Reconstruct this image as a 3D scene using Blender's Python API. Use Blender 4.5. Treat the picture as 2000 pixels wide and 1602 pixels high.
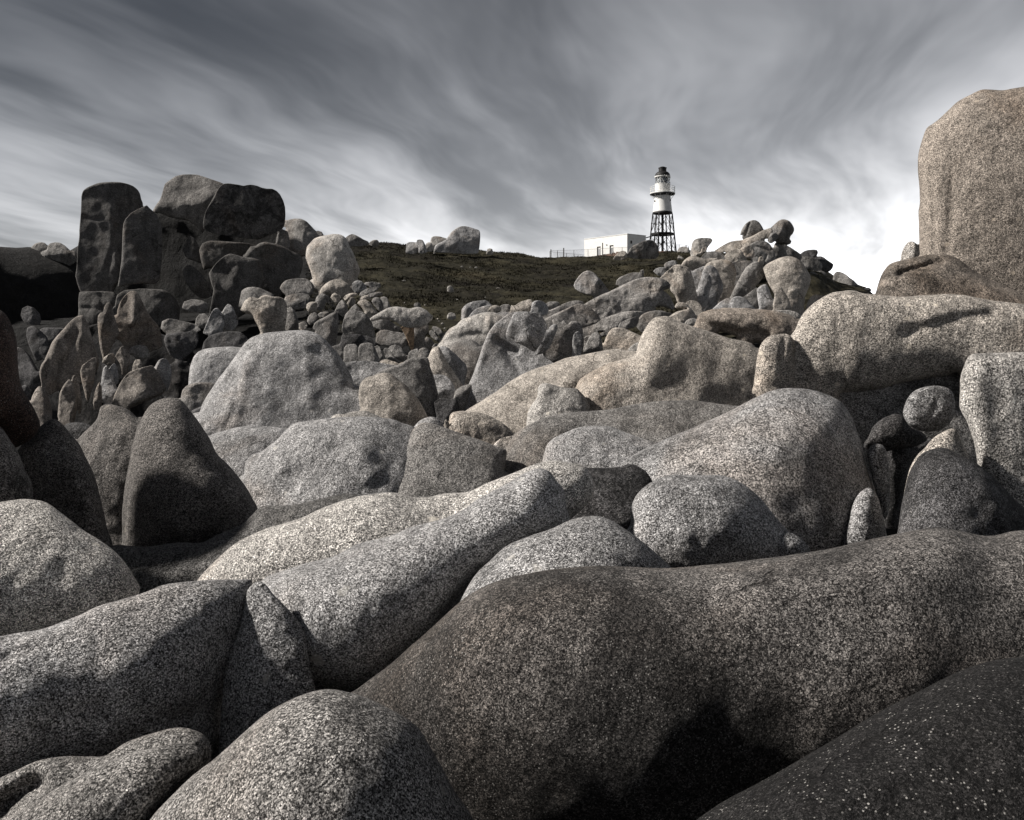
import bpy, math, random
import numpy as np
from mathutils import Vector, noise as mnoise
from mathutils.geometry import delaunay_2d_cdt

for o in list(bpy.data.objects):
    bpy.data.objects.remove(o, do_unlink=True)
scene = bpy.context.scene
col = scene.collection
R = math.radians

# ------------------------------------------------------------------ camera
F = 1556.0            # focal length in photograph pixels (photograph 2000 x 1602)
HY = 640.0            # photograph row of the eye-level line
CZ = 2.0              # eye height above the rocks the tripod stands on
cam_d = bpy.data.cameras.new("camera")
cam = bpy.data.objects.new("camera", cam_d)
col.objects.link(cam)
cam.location = (0, 0, CZ)
cam.rotation_euler = (R(90), 0, 0)
cam_d.sensor_width = 36.0
cam_d.lens = 36.0 * F / 2000.0
cam_d.shift_y = -(801.0 - HY) / 2000.0
cam_d.clip_start = 0.1
cam_d.clip_end = 6000
scene.camera = cam

# ------------------------------------------------------------------ light
SUN_ELEV, SUN_AZ = 38.0, 90.0      # azimuth: degrees left of the view direction
sv = Vector((-math.sin(R(SUN_AZ)) * math.cos(R(SUN_ELEV)), math.cos(R(SUN_AZ)) * math.cos(R(SUN_ELEV)), math.sin(R(SUN_ELEV))))
sun_d = bpy.data.lights.new("sun", 'SUN')
sun_d.energy = 5.0
sun_d.angle = R(3.0)
sun_d.color = (1.0, 0.945, 0.88)
sun = bpy.data.objects.new("sun", sun_d)
col.objects.link(sun)
sun.rotation_euler = sv.to_track_quat('Z', 'Y').to_euler()

scene.view_settings.view_transform = 'Standard'
scene.view_settings.look = 'None'
scene.view_settings.exposure = 0.4
scene.view_settings.gamma = 1.0
scene.view_settings.use_curve_mapping = False
scene.render.engine = 'CYCLES'
scene.cycles.max_bounces = 4
scene.cycles.diffuse_bounces = 2

# ------------------------------------------------------------------ node helper
class G:
    def __init__(s, nt):
        s.nt = nt
    def n(s, typ, **kw):
        nd = s.nt.nodes.new(typ)
        for k, v in kw.items():
            if k.startswith('i_'):
                key = k[2:]
                key = int(key) if key.isdigit() else key.replace('_', ' ')
                s.set(nd.inputs[key], v)
            else:
                setattr(nd, k, v)
        return nd
    def set(s, sock, v):
        if hasattr(v, 'is_output') or isinstance(v, bpy.types.NodeSocket):
            s.nt.links.new(v, sock)
        else:
            sock.default_value = v
    def m(s, op, a, b=0.0, c=0.0, clamp=False):
        nd = s.nt.nodes.new('ShaderNodeMath')
        nd.operation = op
        nd.use_clamp = clamp
        for i, v in enumerate((a, b, c)):
            s.set(nd.inputs[i], v)
        return nd.outputs[0]
    def sm(s, x, a, b, lo=0.0, hi=1.0):
        nd = s.nt.nodes.new('ShaderNodeMapRange')
        nd.interpolation_type = 'SMOOTHSTEP'
        for i, v in enumerate((x, a, b, lo, hi)):
            s.set(nd.inputs[i], v)
        return nd.outputs[0]
    def mix(s, f, a, b, blend='MIX'):
        nd = s.nt.nodes.new('ShaderNodeMix')
        nd.data_type = 'RGBA'
        nd.blend_type = blend
        s.set(nd.inputs[0], f)
        s.set(nd.inputs[6], a)
        s.set(nd.inputs[7], b)
        return nd.outputs[2]
    def vec(s, v, scale):
        nd = s.nt.nodes.new('ShaderNodeVectorMath')
        nd.operation = 'MULTIPLY'
        s.set(nd.inputs[0], v)
        s.set(nd.inputs[1], scale)
        return nd.outputs[0]
    def noise(s, v, scale, detail=4.0, rough=0.55, dist=0.0):
        nd = s.n('ShaderNodeTexNoise')
        s.set(nd.inputs['Vector'], v)
        nd.inputs['Scale'].default_value = scale
        nd.inputs['Detail'].default_value = detail
        nd.inputs['Roughness'].default_value = rough
        nd.inputs['Distortion'].default_value = dist
        return nd.outputs[0]
    def ramp(s, f, stops, interp='LINEAR'):
        nd = s.n('ShaderNodeValToRGB')
        cr = nd.color_ramp
        cr.interpolation = interp
        while len(cr.elements) < len(stops):
            cr.elements.new(0.5)
        for e, (p, c) in zip(cr.elements, stops):
            e.position = p
            e.color = (c, c, c, 1) if not isinstance(c, tuple) else (*c, 1)
        s.set(nd.inputs[0], f)
        return nd.outputs[0]

# ------------------------------------------------------------------ world: clear sky under wind-drawn cloud
world = bpy.data.worlds.new("World")
scene.world = world
world.use_nodes = True
wn = world.node_tree
wn.nodes.clear()
g = G(wn)
SKY_STRENGTH = 0.1
tc = g.n('ShaderNodeTexCoord').outputs['Generated']
sky = g.n('ShaderNodeTexSky', sky_type='NISHITA', sun_disc=False)
sky.sun_elevation = R(SUN_ELEV)
sky.sun_rotation = R(-SUN_AZ)
sep = g.n('ShaderNodeSeparateXYZ', i_0=tc)
dx, dy, dz = sep.outputs
zc = g.m('MAXIMUM', dz, 0.0)
WIND = R(24)
inv = g.m('DIVIDE', 1.0, g.m('ADD', zc, 0.17))
u = g.m('MULTIPLY', g.m('ADD', g.m('MULTIPLY', dx, math.sin(WIND)), g.m('MULTIPLY', dy, math.cos(WIND))), inv)
v = g.m('MULTIPLY', g.m('SUBTRACT', g.m('MULTIPLY', dx, math.cos(WIND)), g.m('MULTIPLY', dy, math.sin(WIND))), inv)
def plane(su, sv_, off):
    return g.n('ShaderNodeCombineXYZ', i_0=g.m('MULTIPLY', u, su), i_1=g.m('MULTIPLY', v, sv_), i_2=off).outputs[0]
SKY_SEED = (43.5, 42.5, 36.7)
warp = g.m('MULTIPLY', g.m('SUBTRACT', g.noise(plane(0.35, 0.5, SKY_SEED[0]), 1.0, 3), 0.5), 1.3)
v2 = g.m('ADD', v, warp)
def plane2(su, sv_, off):
    return g.n('ShaderNodeCombineXYZ', i_0=g.m('MULTIPLY', u, su), i_1=g.m('MULTIPLY', v2, sv_), i_2=off).outputs[0]
big = g.noise(plane2(0.26, 0.62, SKY_SEED[1]), 1.0, 2, 0.5)
mid = g.noise(plane2(0.55, 1.7, SKY_SEED[2]), 1.0, 5, 0.56)
fine = g.noise(plane2(1.0, 4.2, 5.9), 1.0, 3, 0.5)
dens = g.m('ADD', g.m('ADD', g.m('MULTIPLY', big, 0.95), g.m('MULTIPLY', mid, 0.9)), g.m('MULTIPLY_ADD', fine, 0.26, -0.055))   # about 1.0 mean
# thin bright cloud low down, heavier grey cloud higher up; brighter toward the wind's far end where the cloud thins out
low = g.m('POWER', 2.718, g.m('MULTIPLY', zc, -6.1))
far = g.m('MULTIPLY_ADD', g.m('ADD', g.m('MULTIPLY', dx, math.sin(R(34))), g.m('MULTIPLY', dy, math.cos(R(34)))), 0.5, 0.5)
far = g.m('POWER', far, 5.0)
wisp = g.sm(dens, 0.74, 1.17)
body = g.m('ADD', g.m('MULTIPLY', low, 0.12), g.m('MULTIPLY', g.m('MULTIPLY', far, 0.54), g.m('POWER', 2.718, g.m('MULTIPLY', zc, -4.2))))
veil = g.m('MULTIPLY', g.m('MULTIPLY', wisp, low), g.m('MULTIPLY_ADD', far, 1.05, 0.68))
lum = g.m('ADD', g.m('ADD', body, veil), g.m('MULTIPLY_ADD', wisp, 0.03, 0.0))
tone = g.mix(g.sm(lum, 0.05, 0.7), (0.97, 0.985, 1.035, 1), (1.0, 1.0, 1.02, 1))
cloud = g.mix(1.0, tone, lum, 'MULTIPLY')
cs = g.n('ShaderNodeVectorMath', operation='SCALE', i_0=cloud, i_3=1.0 / SKY_STRENGTH).outputs[0]
skyc = g.mix(0.94, sky.outputs[0], cs)
bg = g.n('ShaderNodeBackground', i_Color=skyc, i_Strength=SKY_STRENGTH)
wo = g.n('ShaderNodeOutputWorld')
wn.links.new(bg.outputs[0], wo.inputs[0])

# ------------------------------------------------------------------ materials
def new_mat(name):
    m = bpy.data.materials.new(name)
    m.use_nodes = True
    m.node_tree.nodes.clear()
    gg = G(m.node_tree)
    out = gg.n('ShaderNodeOutputMaterial')
    b = gg.n('ShaderNodeBsdfPrincipled')
    m.node_tree.links.new(b.outputs[0], out.inputs[0])
    return m, gg, b

def granite(name, crystal, contrast, streak, bump, phen, joint, jmask):
    """Coarse weathered granite: white feldspar, grey quartz, black mica; lichen by the object's colour alpha."""
    m, gg, b = new_mat(name)
    co = gg.n('ShaderNodeTexCoord').outputs['Object']
    oi = gg.n('ShaderNodeObjectInfo')
    rnd = gg.n('ShaderNodeVectorMath', operation='SCALE', i_0=(13.7, 7.1, 19.3), i_3=oi.outputs['Random']).outputs[0]
    p = gg.n('ShaderNodeVectorMath', operation='ADD', i_0=co, i_1=rnd).outputs[0]
    pw = gg.n('ShaderNodeVectorMath', operation='ADD', i_0=p,
              i_1=gg.vec(gg.n('ShaderNodeTexNoise', i_Vector=p, i_Scale=crystal * 0.6, i_Detail=2.0).outputs[1], (0.55 / crystal,) * 3)).outputs[0]
    v1 = gg.n('ShaderNodeTexVoronoi', i_Vector=pw, i_Scale=crystal)
    v1.inputs['Randomness'].default_value = 1.0
    cell = gg.n('ShaderNodeSeparateColor', i_0=v1.outputs['Color']).outputs[0]
    c = contrast
    def k(x):
        return max(0.012, 0.235 + (x - 0.235) * c)
    fin = gg.noise(p, crystal * 1.5, 3, 0.65)
    cell = gg.m('ADD', gg.m('MULTIPLY', cell, 0.55), gg.m('MULTIPLY', gg.sm(fin, 0.28, 0.72), 0.45))
    speck = gg.ramp(cell, [(0.05, k(0.02)), (0.28, k(0.07)), (0.45, k(0.17)), (0.62, k(0.27)), (0.78, k(0.42)), (0.95, k(0.70))])
    v2 = gg.n('ShaderNodeTexVoronoi', i_Vector=pw, i_Scale=crystal * 0.8)
    cell2 = gg.n('ShaderNodeSeparateColor', i_0=v2.outputs['Color']).outputs[1]
    pheno = gg.m('MULTIPLY', gg.sm(cell2, 0.90, 0.94), gg.sm(v2.outputs['Distance'], 0.5, 0.3))
    base = speck
    pit = gg.sm(gg.noise(p, crystal * 0.16, 3, 0.6), 0.66, 0.74)
    base = gg.mix(gg.m('MULTIPLY', pit, 0.55), base, (0.03, 0.028, 0.026, 1))
    med = gg.noise(p, crystal * 0.07, 8, 0.64)
    base = gg.mix(1.0, base, gg.ramp(med, [(0.28, 0.60), (0.5, 1.0), (0.72, 1.35)]), 'MULTIPLY')
    large = gg.noise(p, 0.75, 6, 0.6, 0.4)
    base = gg.mix(1.0, base, gg.ramp(large, [(0.3, 0.72), (0.5, 1.0), (0.7, 1.18)]), 'MULTIPLY')
    # weathering: warm iron stain
    iron = gg.sm(gg.noise(p, 0.42, 5, 0.6, 0.6), 0.50, 0.68)
    base = gg.mix(gg.m('MULTIPLY', iron, 0.4), base, gg.mix(1.0, base, (1.08, 0.90, 0.74, 1), 'MULTIPLY'))
    # scattered pale lichen rosettes and scars
    v3 = gg.n('ShaderNodeTexVoronoi', i_Vector=gg.n('ShaderNodeVectorMath', operation='ADD', i_0=p, i_1=gg.vec(gg.n('ShaderNodeTexNoise', i_Vector=p, i_Scale=30.0, i_Detail=3.0).outputs[1], (0.06,) * 3)).outputs[0], i_Scale=6.5)
    ros = gg.m('MULTIPLY', gg.sm(gg.n('ShaderNodeSeparateColor', i_0=v3.outputs['Color']).outputs[2], 0.90, 0.95), gg.sm(gg.m('ADD', v3.outputs['Distance'], gg.m('MULTIPLY', med, 0.4)), 0.46, 0.36))
    base = gg.mix(gg.m('MULTIPLY', ros, 0.55), base, (0.46, 0.45, 0.42, 1))
    # runnels down the face
    st = gg.noise(gg.vec(p, (2.6, 2.6, 0.28)), 1.0, 5, 0.6)
    base = gg.mix(streak, base, gg.mix(1.0, base, gg.ramp(st, [(0.34, 0.30), (0.46, 1.0), (0.7, 1.15)]), 'MULTIPLY'))
    # old joints: sparse, wandering hairline cracks
    cw = gg.n('ShaderNodeVectorMath', operation='ADD', i_0=p, i_1=gg.vec(gg.n('ShaderNodeTexNoise', i_Vector=p, i_Scale=1.3, i_Detail=5.0).outputs[1], (0.9,) * 3)).outputs[0]
    ve = gg.n('ShaderNodeTexVoronoi', feature='DISTANCE_TO_EDGE', i_Vector=cw, i_Scale=joint)
    crack = gg.m('MULTIPLY', gg.sm(ve.outputs['Distance'], 0.011 * joint ** .5, 0.002), gg.sm(gg.noise(p, 0.8, 3, 0.5), jmask, jmask + 0.08))
    base = gg.mix(gg.m('MULTIPLY', crack, 0.6), base, (0.02, 0.018, 0.016, 1))
    # black tar lichen in patches, amount from object colour alpha
    ln = gg.m('ADD', gg.m('MULTIPLY', gg.noise(p, 1.1, 9, 0.68, 0.5), 0.75), gg.m('MULTIPLY', gg.noise(p, crystal * 0.22, 5, 0.6), 0.25))
    lm = gg.sm(gg.m('ADD', ln, gg.m('MULTIPLY', oi.outputs['Alpha'], 0.5)), 0.62, 0.76)
    tint = oi.outputs['Color']
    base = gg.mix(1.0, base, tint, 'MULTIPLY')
    base = gg.mix(gg.m('MULTIPLY', lm, 0.8), base, gg.mix(1.0, base, (0.15, 0.15, 0.15, 1), 'MULTIPLY'))
    # clean white crystals standing out of the weathered skin
    clus = gg.sm(gg.noise(p, 4.5, 6, 0.7), 0.40, 0.62, 0.25, 1.0)
    base = gg.mix(gg.m('MULTIPLY', gg.m('MULTIPLY', pheno, clus), phen), base, (0.62, 0.60, 0.57, 1))
    gg.set(b.inputs['Base Color'], base)
    b.inputs['Roughness'].default_value = 0.86
    b.inputs['Specular IOR Level'].default_value = 0.25
    hgt = gg.m('ADD', gg.m('MULTIPLY', cell, 0.5), gg.m('MULTIPLY', med, 1.5))
    hgt = gg.m('SUBTRACT', hgt, gg.m('ADD', gg.m('MULTIPLY', pit, 1.2), gg.m('MULTIPLY', crack, 2.0)))
    bp1 = gg.n('ShaderNodeBump', i_Strength=bump, i_Distance=1.1 / crystal, i_Height=hgt)
    bp2 = gg.n('ShaderNodeBump', i_Strength=0.75, i_Distance=0.16, i_Height=gg.m('ADD', gg.noise(p, 2.2, 7, 0.62), gg.m('MULTIPLY', st, streak)))
    m.node_tree.links.new(bp2.outputs[0], bp1.inputs['Normal'])
    m.node_tree.links.new(bp1.outputs[0], b.inputs['Normal'])
    return m

M_NEAR = granite("granite_coarse", 185.0, 1.7, 0.12, 1.0, 0.6, 0.55, 0.60)
M_SLAB = granite("granite_medium", 130.0, 1.35, 0.5, 1.0, 0.5, 0.4, 0.62)
M_MID = granite("granite_weathered", 60.0, 0.8, 0.35, 0.8, 0.12, 0.4, 0.52)
M_FAR = granite("granite_cliff", 22.0, 0.5, 0.55, 0.8, 0.0, 0.3, 0.52)

def simple(name, rgb, rough=0.6, metal=0.0, vary=0.0, scale=3.0):
    m, gg, b = new_mat(name)
    co = gg.n('ShaderNodeTexCoord').outputs['Object']
    if vary:
        nz = gg.noise(co, scale, 6, 0.6)
        c = gg.mix(1.0, (*rgb, 1), gg.ramp(nz, [(0.3, 1.0 - vary), (0.6, 1.0)]), 'MULTIPLY')
        gg.set(b.inputs['Base Color'], c)
    else:
        b.inputs['Base Color'].default_value = (*rgb, 1)
    b.inputs['Roughness'].default_value = rough
    b.inputs['Metallic'].default_value = metal
    return m

M_WHITE = simple("white_paint", (0.82, 0.82, 0.80), 0.5, 0, 0.12, 1.5)
M_BLACK = simple("black_paint", (0.005, 0.005, 0.006), 0.65, 0, 0.3, 4)
M_GREYP = simple("grey_paint", (0.34, 0.35, 0.36), 0.5, 0, 0.15, 2)
M_WIRE = simple("galvanised_wire", (0.10, 0.10, 0.11), 0.5, 0.2)
M_POST = simple("weathered_post", (0.05, 0.045, 0.04), 0.7, 0, 0.3, 5)
M_BRICK = simple("brown_stone", (0.17, 0.105, 0.075), 0.85, 0, 0.5, 2.5)
M_LENS = simple("pale_lens", (0.62, 0.64, 0.66), 0.15)
mg, gg_, bg_ = new_mat("lantern_glass")
bg_.inputs['Base Color'].default_value = (0.9, 0.93, 0.95, 1)
bg_.inputs['Roughness'].default_value = 0.04
bg_.inputs['Transmission Weight'].default_value = 0.9
M_GLASS = mg

def grass_mat(name, blades):
    m, gg, b = new_mat(name)
    co = gg.n('ShaderNodeTexCoord').outputs['Object']
    n1 = gg.noise(co, 0.11, 6, 0.62, 0.4)
    n2 = gg.noise(co, 1.6, 7, 0.65)
    c = gg.ramp(n1, [(0.33, (0.015, 0.013, 0.010)), (0.48, (0.026, 0.024, 0.016)), (0.6, (0.042, 0.038, 0.024)), (0.74, (0.058, 0.049, 0.032))])
    c = gg.mix(1.0, c, gg.ramp(n2, [(0.3, 0.45), (0.5, 1.0), (0.72, 1.6)]), 'MULTIPLY')
    if not blades:
        bare = gg.sm(gg.noise(co, 0.23, 8, 0.68), 0.62, 0.70)
        c = gg.mix(gg.m('MULTIPLY', bare, 0.8), c, (0.018, 0.015, 0.012, 1))
        # bare rock below the stack on the left
        xyz = gg.n('ShaderNodeSeparateXYZ', i_0=co).outputs
        az = gg.m('DIVIDE', xyz[0], xyz[1])
        rock = gg.sm(gg.m('ADD', az, gg.m('MULTIPLY', gg.m('SUBTRACT', n2, 0.5), 0.05)), -0.19, -0.225)
        c = gg.mix(rock, c, gg.ramp(n2, [(0.3, 0.008), (0.7, 0.028)]))
    gg.set(b.inputs['Base Color'], c)
    b.inputs['Roughness'].default_value = 0.9
    b.inputs['Specular IOR Level'].default_value = 0.1
    if not blades:
        bp = gg.n('ShaderNodeBump', i_Strength=0.8, i_Distance=0.5, i_Height=n2)
        m.node_tree.links.new(bp.outputs[0], b.inputs['Normal'])
    return m
M_TURF = grass_mat("cliff_turf", False)
M_BLADE = grass_mat("grass_blades", True)

m, gg, b = new_mat("dark_rock_floor")
co = gg.n('ShaderNodeTexCoord').outputs['Object']
gg.set(b.inputs['Base Color'], gg.ramp(gg.noise(co, 2.5, 9, 0.7), [(0.3, 0.008), (0.6, 0.022), (0.8, 0.04)]))
b.inputs['Roughness'].default_value = 0.95
b.inputs['Specular IOR Level'].default_value = 0.05
bp = gg.n('ShaderNodeBump', i_Strength=1.0, i_Distance=0.2, i_Height=gg.noise(co, 1.8, 8, 0.65))
m.node_tree.links.new(bp.outputs[0], b.inputs['Normal'])
M_FLOOR = m

# ------------------------------------------------------------------ geometry helpers
def ray(px, py, d):
    """Point at distance d along the view axis, at photograph pixel (px, py)."""
    return Vector(((px - 1000.0) / F * d, d, CZ + (HY - py) / F * d))

_rs = np.random.RandomState(5)
_perm = _rs.permutation(512)
_val = _rs.rand(512) * 2 - 1
def vnoise(P):
    """Smooth value noise in [-1, 1] at an (n, 3) array of points."""
    i = np.floor(P).astype(int)
    f = P - i
    f = f * f * f * (f * (f * 6 - 15) + 10)
    out = 0.0
    for a in (0, 1):
        for b_ in (0, 1):
            for c in (0, 1):
                h = _val[_perm[(_perm[(_perm[(i[:, 0] + a) % 512] + i[:, 1] + b_) % 512] + i[:, 2] + c) % 512]]
                w = (f[:, 0] if a else 1 - f[:, 0]) * (f[:, 1] if b_ else 1 - f[:, 1]) * (f[:, 2] if c else 1 - f[:, 2])
                out = out + h * w
    return out
_ROT = np.array([[.36, .48, -.8], [-.8, .6, 0], [.48, .64, .6]])
def fbm(P, octv=3, gain=0.5):
    s, a = 0.0, 1.0
    P = np.asarray(P, float) @ _ROT
    for k in range(octv):
        s = s + a * vnoise(P * (2.03 ** k) + 17.3 * k)
        P = P @ _ROT
        a *= gain
    return s

def props(o, label=None, cat=None, group=None, kind=None):
    if label: o['label'] = label
    if cat: o['category'] = cat
    if group: o['group'] = group
    if kind: o['kind'] = kind
    return o

def seg_dist(Q, A, B):
    """Distances from points Q (n,2) to segments A->B (m,2): (n,) minimum."""
    best = np.full(len(Q), 1e18)
    for a, b_ in zip(A, B):
        ab = b_ - a
        t = np.clip(((Q - a) @ ab) / max(1e-9, ab @ ab), 0, 1)
        dd = Q - a - t[:, None] * ab
        best = np.minimum(best, (dd * dd).sum(1))
    return np.sqrt(best)

def inside(Q, P):
    x, y = Q[:, 0], Q[:, 1]
    r = np.zeros(len(Q), bool)
    n = len(P)
    for i in range(n):
        x0, y0 = P[i]
        x1, y1 = P[(i + 1) % n]
        if y0 == y1: continue
        c = (y0 > y) != (y1 > y)
        r ^= c & (x < (x1 - x0) * (y - y0) / (y1 - y0) + x0)
    return r

def spline(P, step, hard=0.0):
    """Closed centripetal Catmull-Rom through P, resampled at about step."""
    n = len(P)
    out = []
    for i in range(n):
        p0, p1, p2, p3 = P[i - 1], P[i], P[(i + 1) % n], P[(i + 2) % n]
        t1 = max(1e-6, np.linalg.norm(p1 - p0)) ** .5
        t2 = t1 + max(1e-6, np.linalg.norm(p2 - p1)) ** .5
        t3 = t2 + max(1e-6, np.linalg.norm(p3 - p2)) ** .5
        for t in np.linspace(t1, t2, 12, endpoint=False):
            A1 = (t1 - t) / t1 * p0 + t / t1 * p1
            A2 = (t2 - t) / (t2 - t1) * p1 + (t - t1) / (t2 - t1) * p2
            A3 = (t3 - t) / (t3 - t2) * p2 + (t - t2) / (t3 - t2) * p3
            B1 = (t2 - t) / t2 * A1 + t / t2 * A2
            B2 = (t3 - t) / (t3 - t1) * A2 + (t - t1) / (t3 - t1) * A3
            w = (t - t1) / (t2 - t1)
            out.append((1 - hard) * ((1 - w) * B1 + w * B2) + hard * ((1 - w) * p1 + w * p2))
    out = np.array(out)
    L = np.linalg.norm(np.roll(out, -1, 0) - out, axis=1)
    cum = np.concatenate([[0], np.cumsum(L)])
    k = max(12, int(cum[-1] / step))
    q = np.linspace(0, cum[-1], k, endpoint=False)
    ext = np.vstack([out, out[:1]])
    return np.stack([np.interp(q, cum, ext[:, 0]), np.interp(q, cum, ext[:, 1])], 1)

FRAMES = {'A': (0, 320, 3.08), 'B': (350, 320, 3.08), 'C': (560, 540, 5), 'D': (680, 420, 5), 'E': (1060, 300, 5),
          'G': (840, 540, 4.712), 'H': (1080, 480, 5), 'I': (1380, 410, 5.882), 'J': (1440, 160, 2.966), 'K': (1440, 560, 3.08),
          'L': (0, 580, 3.081), 'M': (380, 780, 2.778), 'N': (860, 740, 2.857), 'O': (0, 960, 2.495), 'P': (700, 1000, 1.5385),
          'W': (0, 0, 1)}
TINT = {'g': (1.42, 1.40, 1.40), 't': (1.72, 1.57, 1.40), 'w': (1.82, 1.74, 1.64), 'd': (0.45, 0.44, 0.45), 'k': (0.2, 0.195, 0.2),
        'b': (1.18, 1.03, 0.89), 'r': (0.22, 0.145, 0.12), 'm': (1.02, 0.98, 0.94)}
_n_rock = [0]
TRIS = [0]

SPECS = []
def rk(*a, **k):
    SPECS.append([a, k, None, None])

def outline(fr, pts, n, hard):
    x0, y0, sc = FRAMES[fr]
    P = np.array(pts, float) / sc + (x0, y0)
    area = 0.5 * abs(np.sum(P[:, 0] * np.roll(P[:, 1], -1) - P[:, 1] * np.roll(P[:, 0], -1)))
    if n is None:
        n = 38 if area > 60000 else 30 if area > 6000 else 21 if area > 1500 else 15 if area > 300 else 8
    s = max(0.8, math.sqrt(area) / n)
    S = spline(P, s, hard)
    S[:, 1] *= -1
    if np.sum(S[:, 0] * np.roll(S[:, 1], -1) - S[:, 1] * np.roll(S[:, 0], -1)) < 0: S = S[::-1].copy()
    return S, s, area

def build_rocks():
    """Rocks go on behind and beneath the nearer rocks that cover them, instead of stopping at the edge one sees."""
    for sp in SPECS:
        sp[2], sp[3], ar = outline(sp[0][0], sp[0][3], sp[1].get('n'), .65 if sp[0][1] > 12.2 else 0.0)
    box = [(sp[2].min(0), sp[2].max(0)) for sp in SPECS]
    for i, sp in enumerate(SPECS):
        d, S, s = sp[0][1], sp[2], sp[3]
        if d < 8: continue
        lo, hi = box[i]
        ext = .42 * math.sqrt((hi[0] - lo[0]) * (hi[1] - lo[1])) * sp[1].get('ext', 1.0)
        if ext < 3: continue
        near = [SPECS[j][2] for j in range(len(SPECS)) if SPECS[j][0][1] < d and (box[j][0] < hi + ext).all() and (box[j][1] > lo - ext).all()]
        if not near: continue
        T_ = np.roll(S, -1, 0) - np.roll(S, 1, 0)
        nr = np.stack([T_[:, 1], -T_[:, 0]], 1)
        nr /= np.maximum(1e-9, np.linalg.norm(nr, axis=1))[:, None]
        reach = np.zeros(len(S)); alive = np.ones(len(S), bool)
        for k in range(1, 9):
            q = S + nr * ext * k / 8
            cov = np.zeros(len(S), bool)
            for P in near:
                cov |= inside(q, P)
            alive &= cov
            reach[alive] = ext * k / 8
        # keep to what the neighbours along the edge can reach, then ease
        n = len(S); w = max(1, n // 40)
        r2 = reach.copy()
        for k in range(-w, w + 1): r2 = np.minimum(r2, np.roll(reach, k))
        acc = np.zeros(n)
        for k in range(-w, w + 1): acc += np.roll(r2, k)
        sp[2] = S + nr * np.minimum(acc / (2 * w + 1), reach)[:, None]
    for sp in SPECS:
        make_rock(*sp[0], S0=sp[2], s=sp[3], **sp[1])

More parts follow.
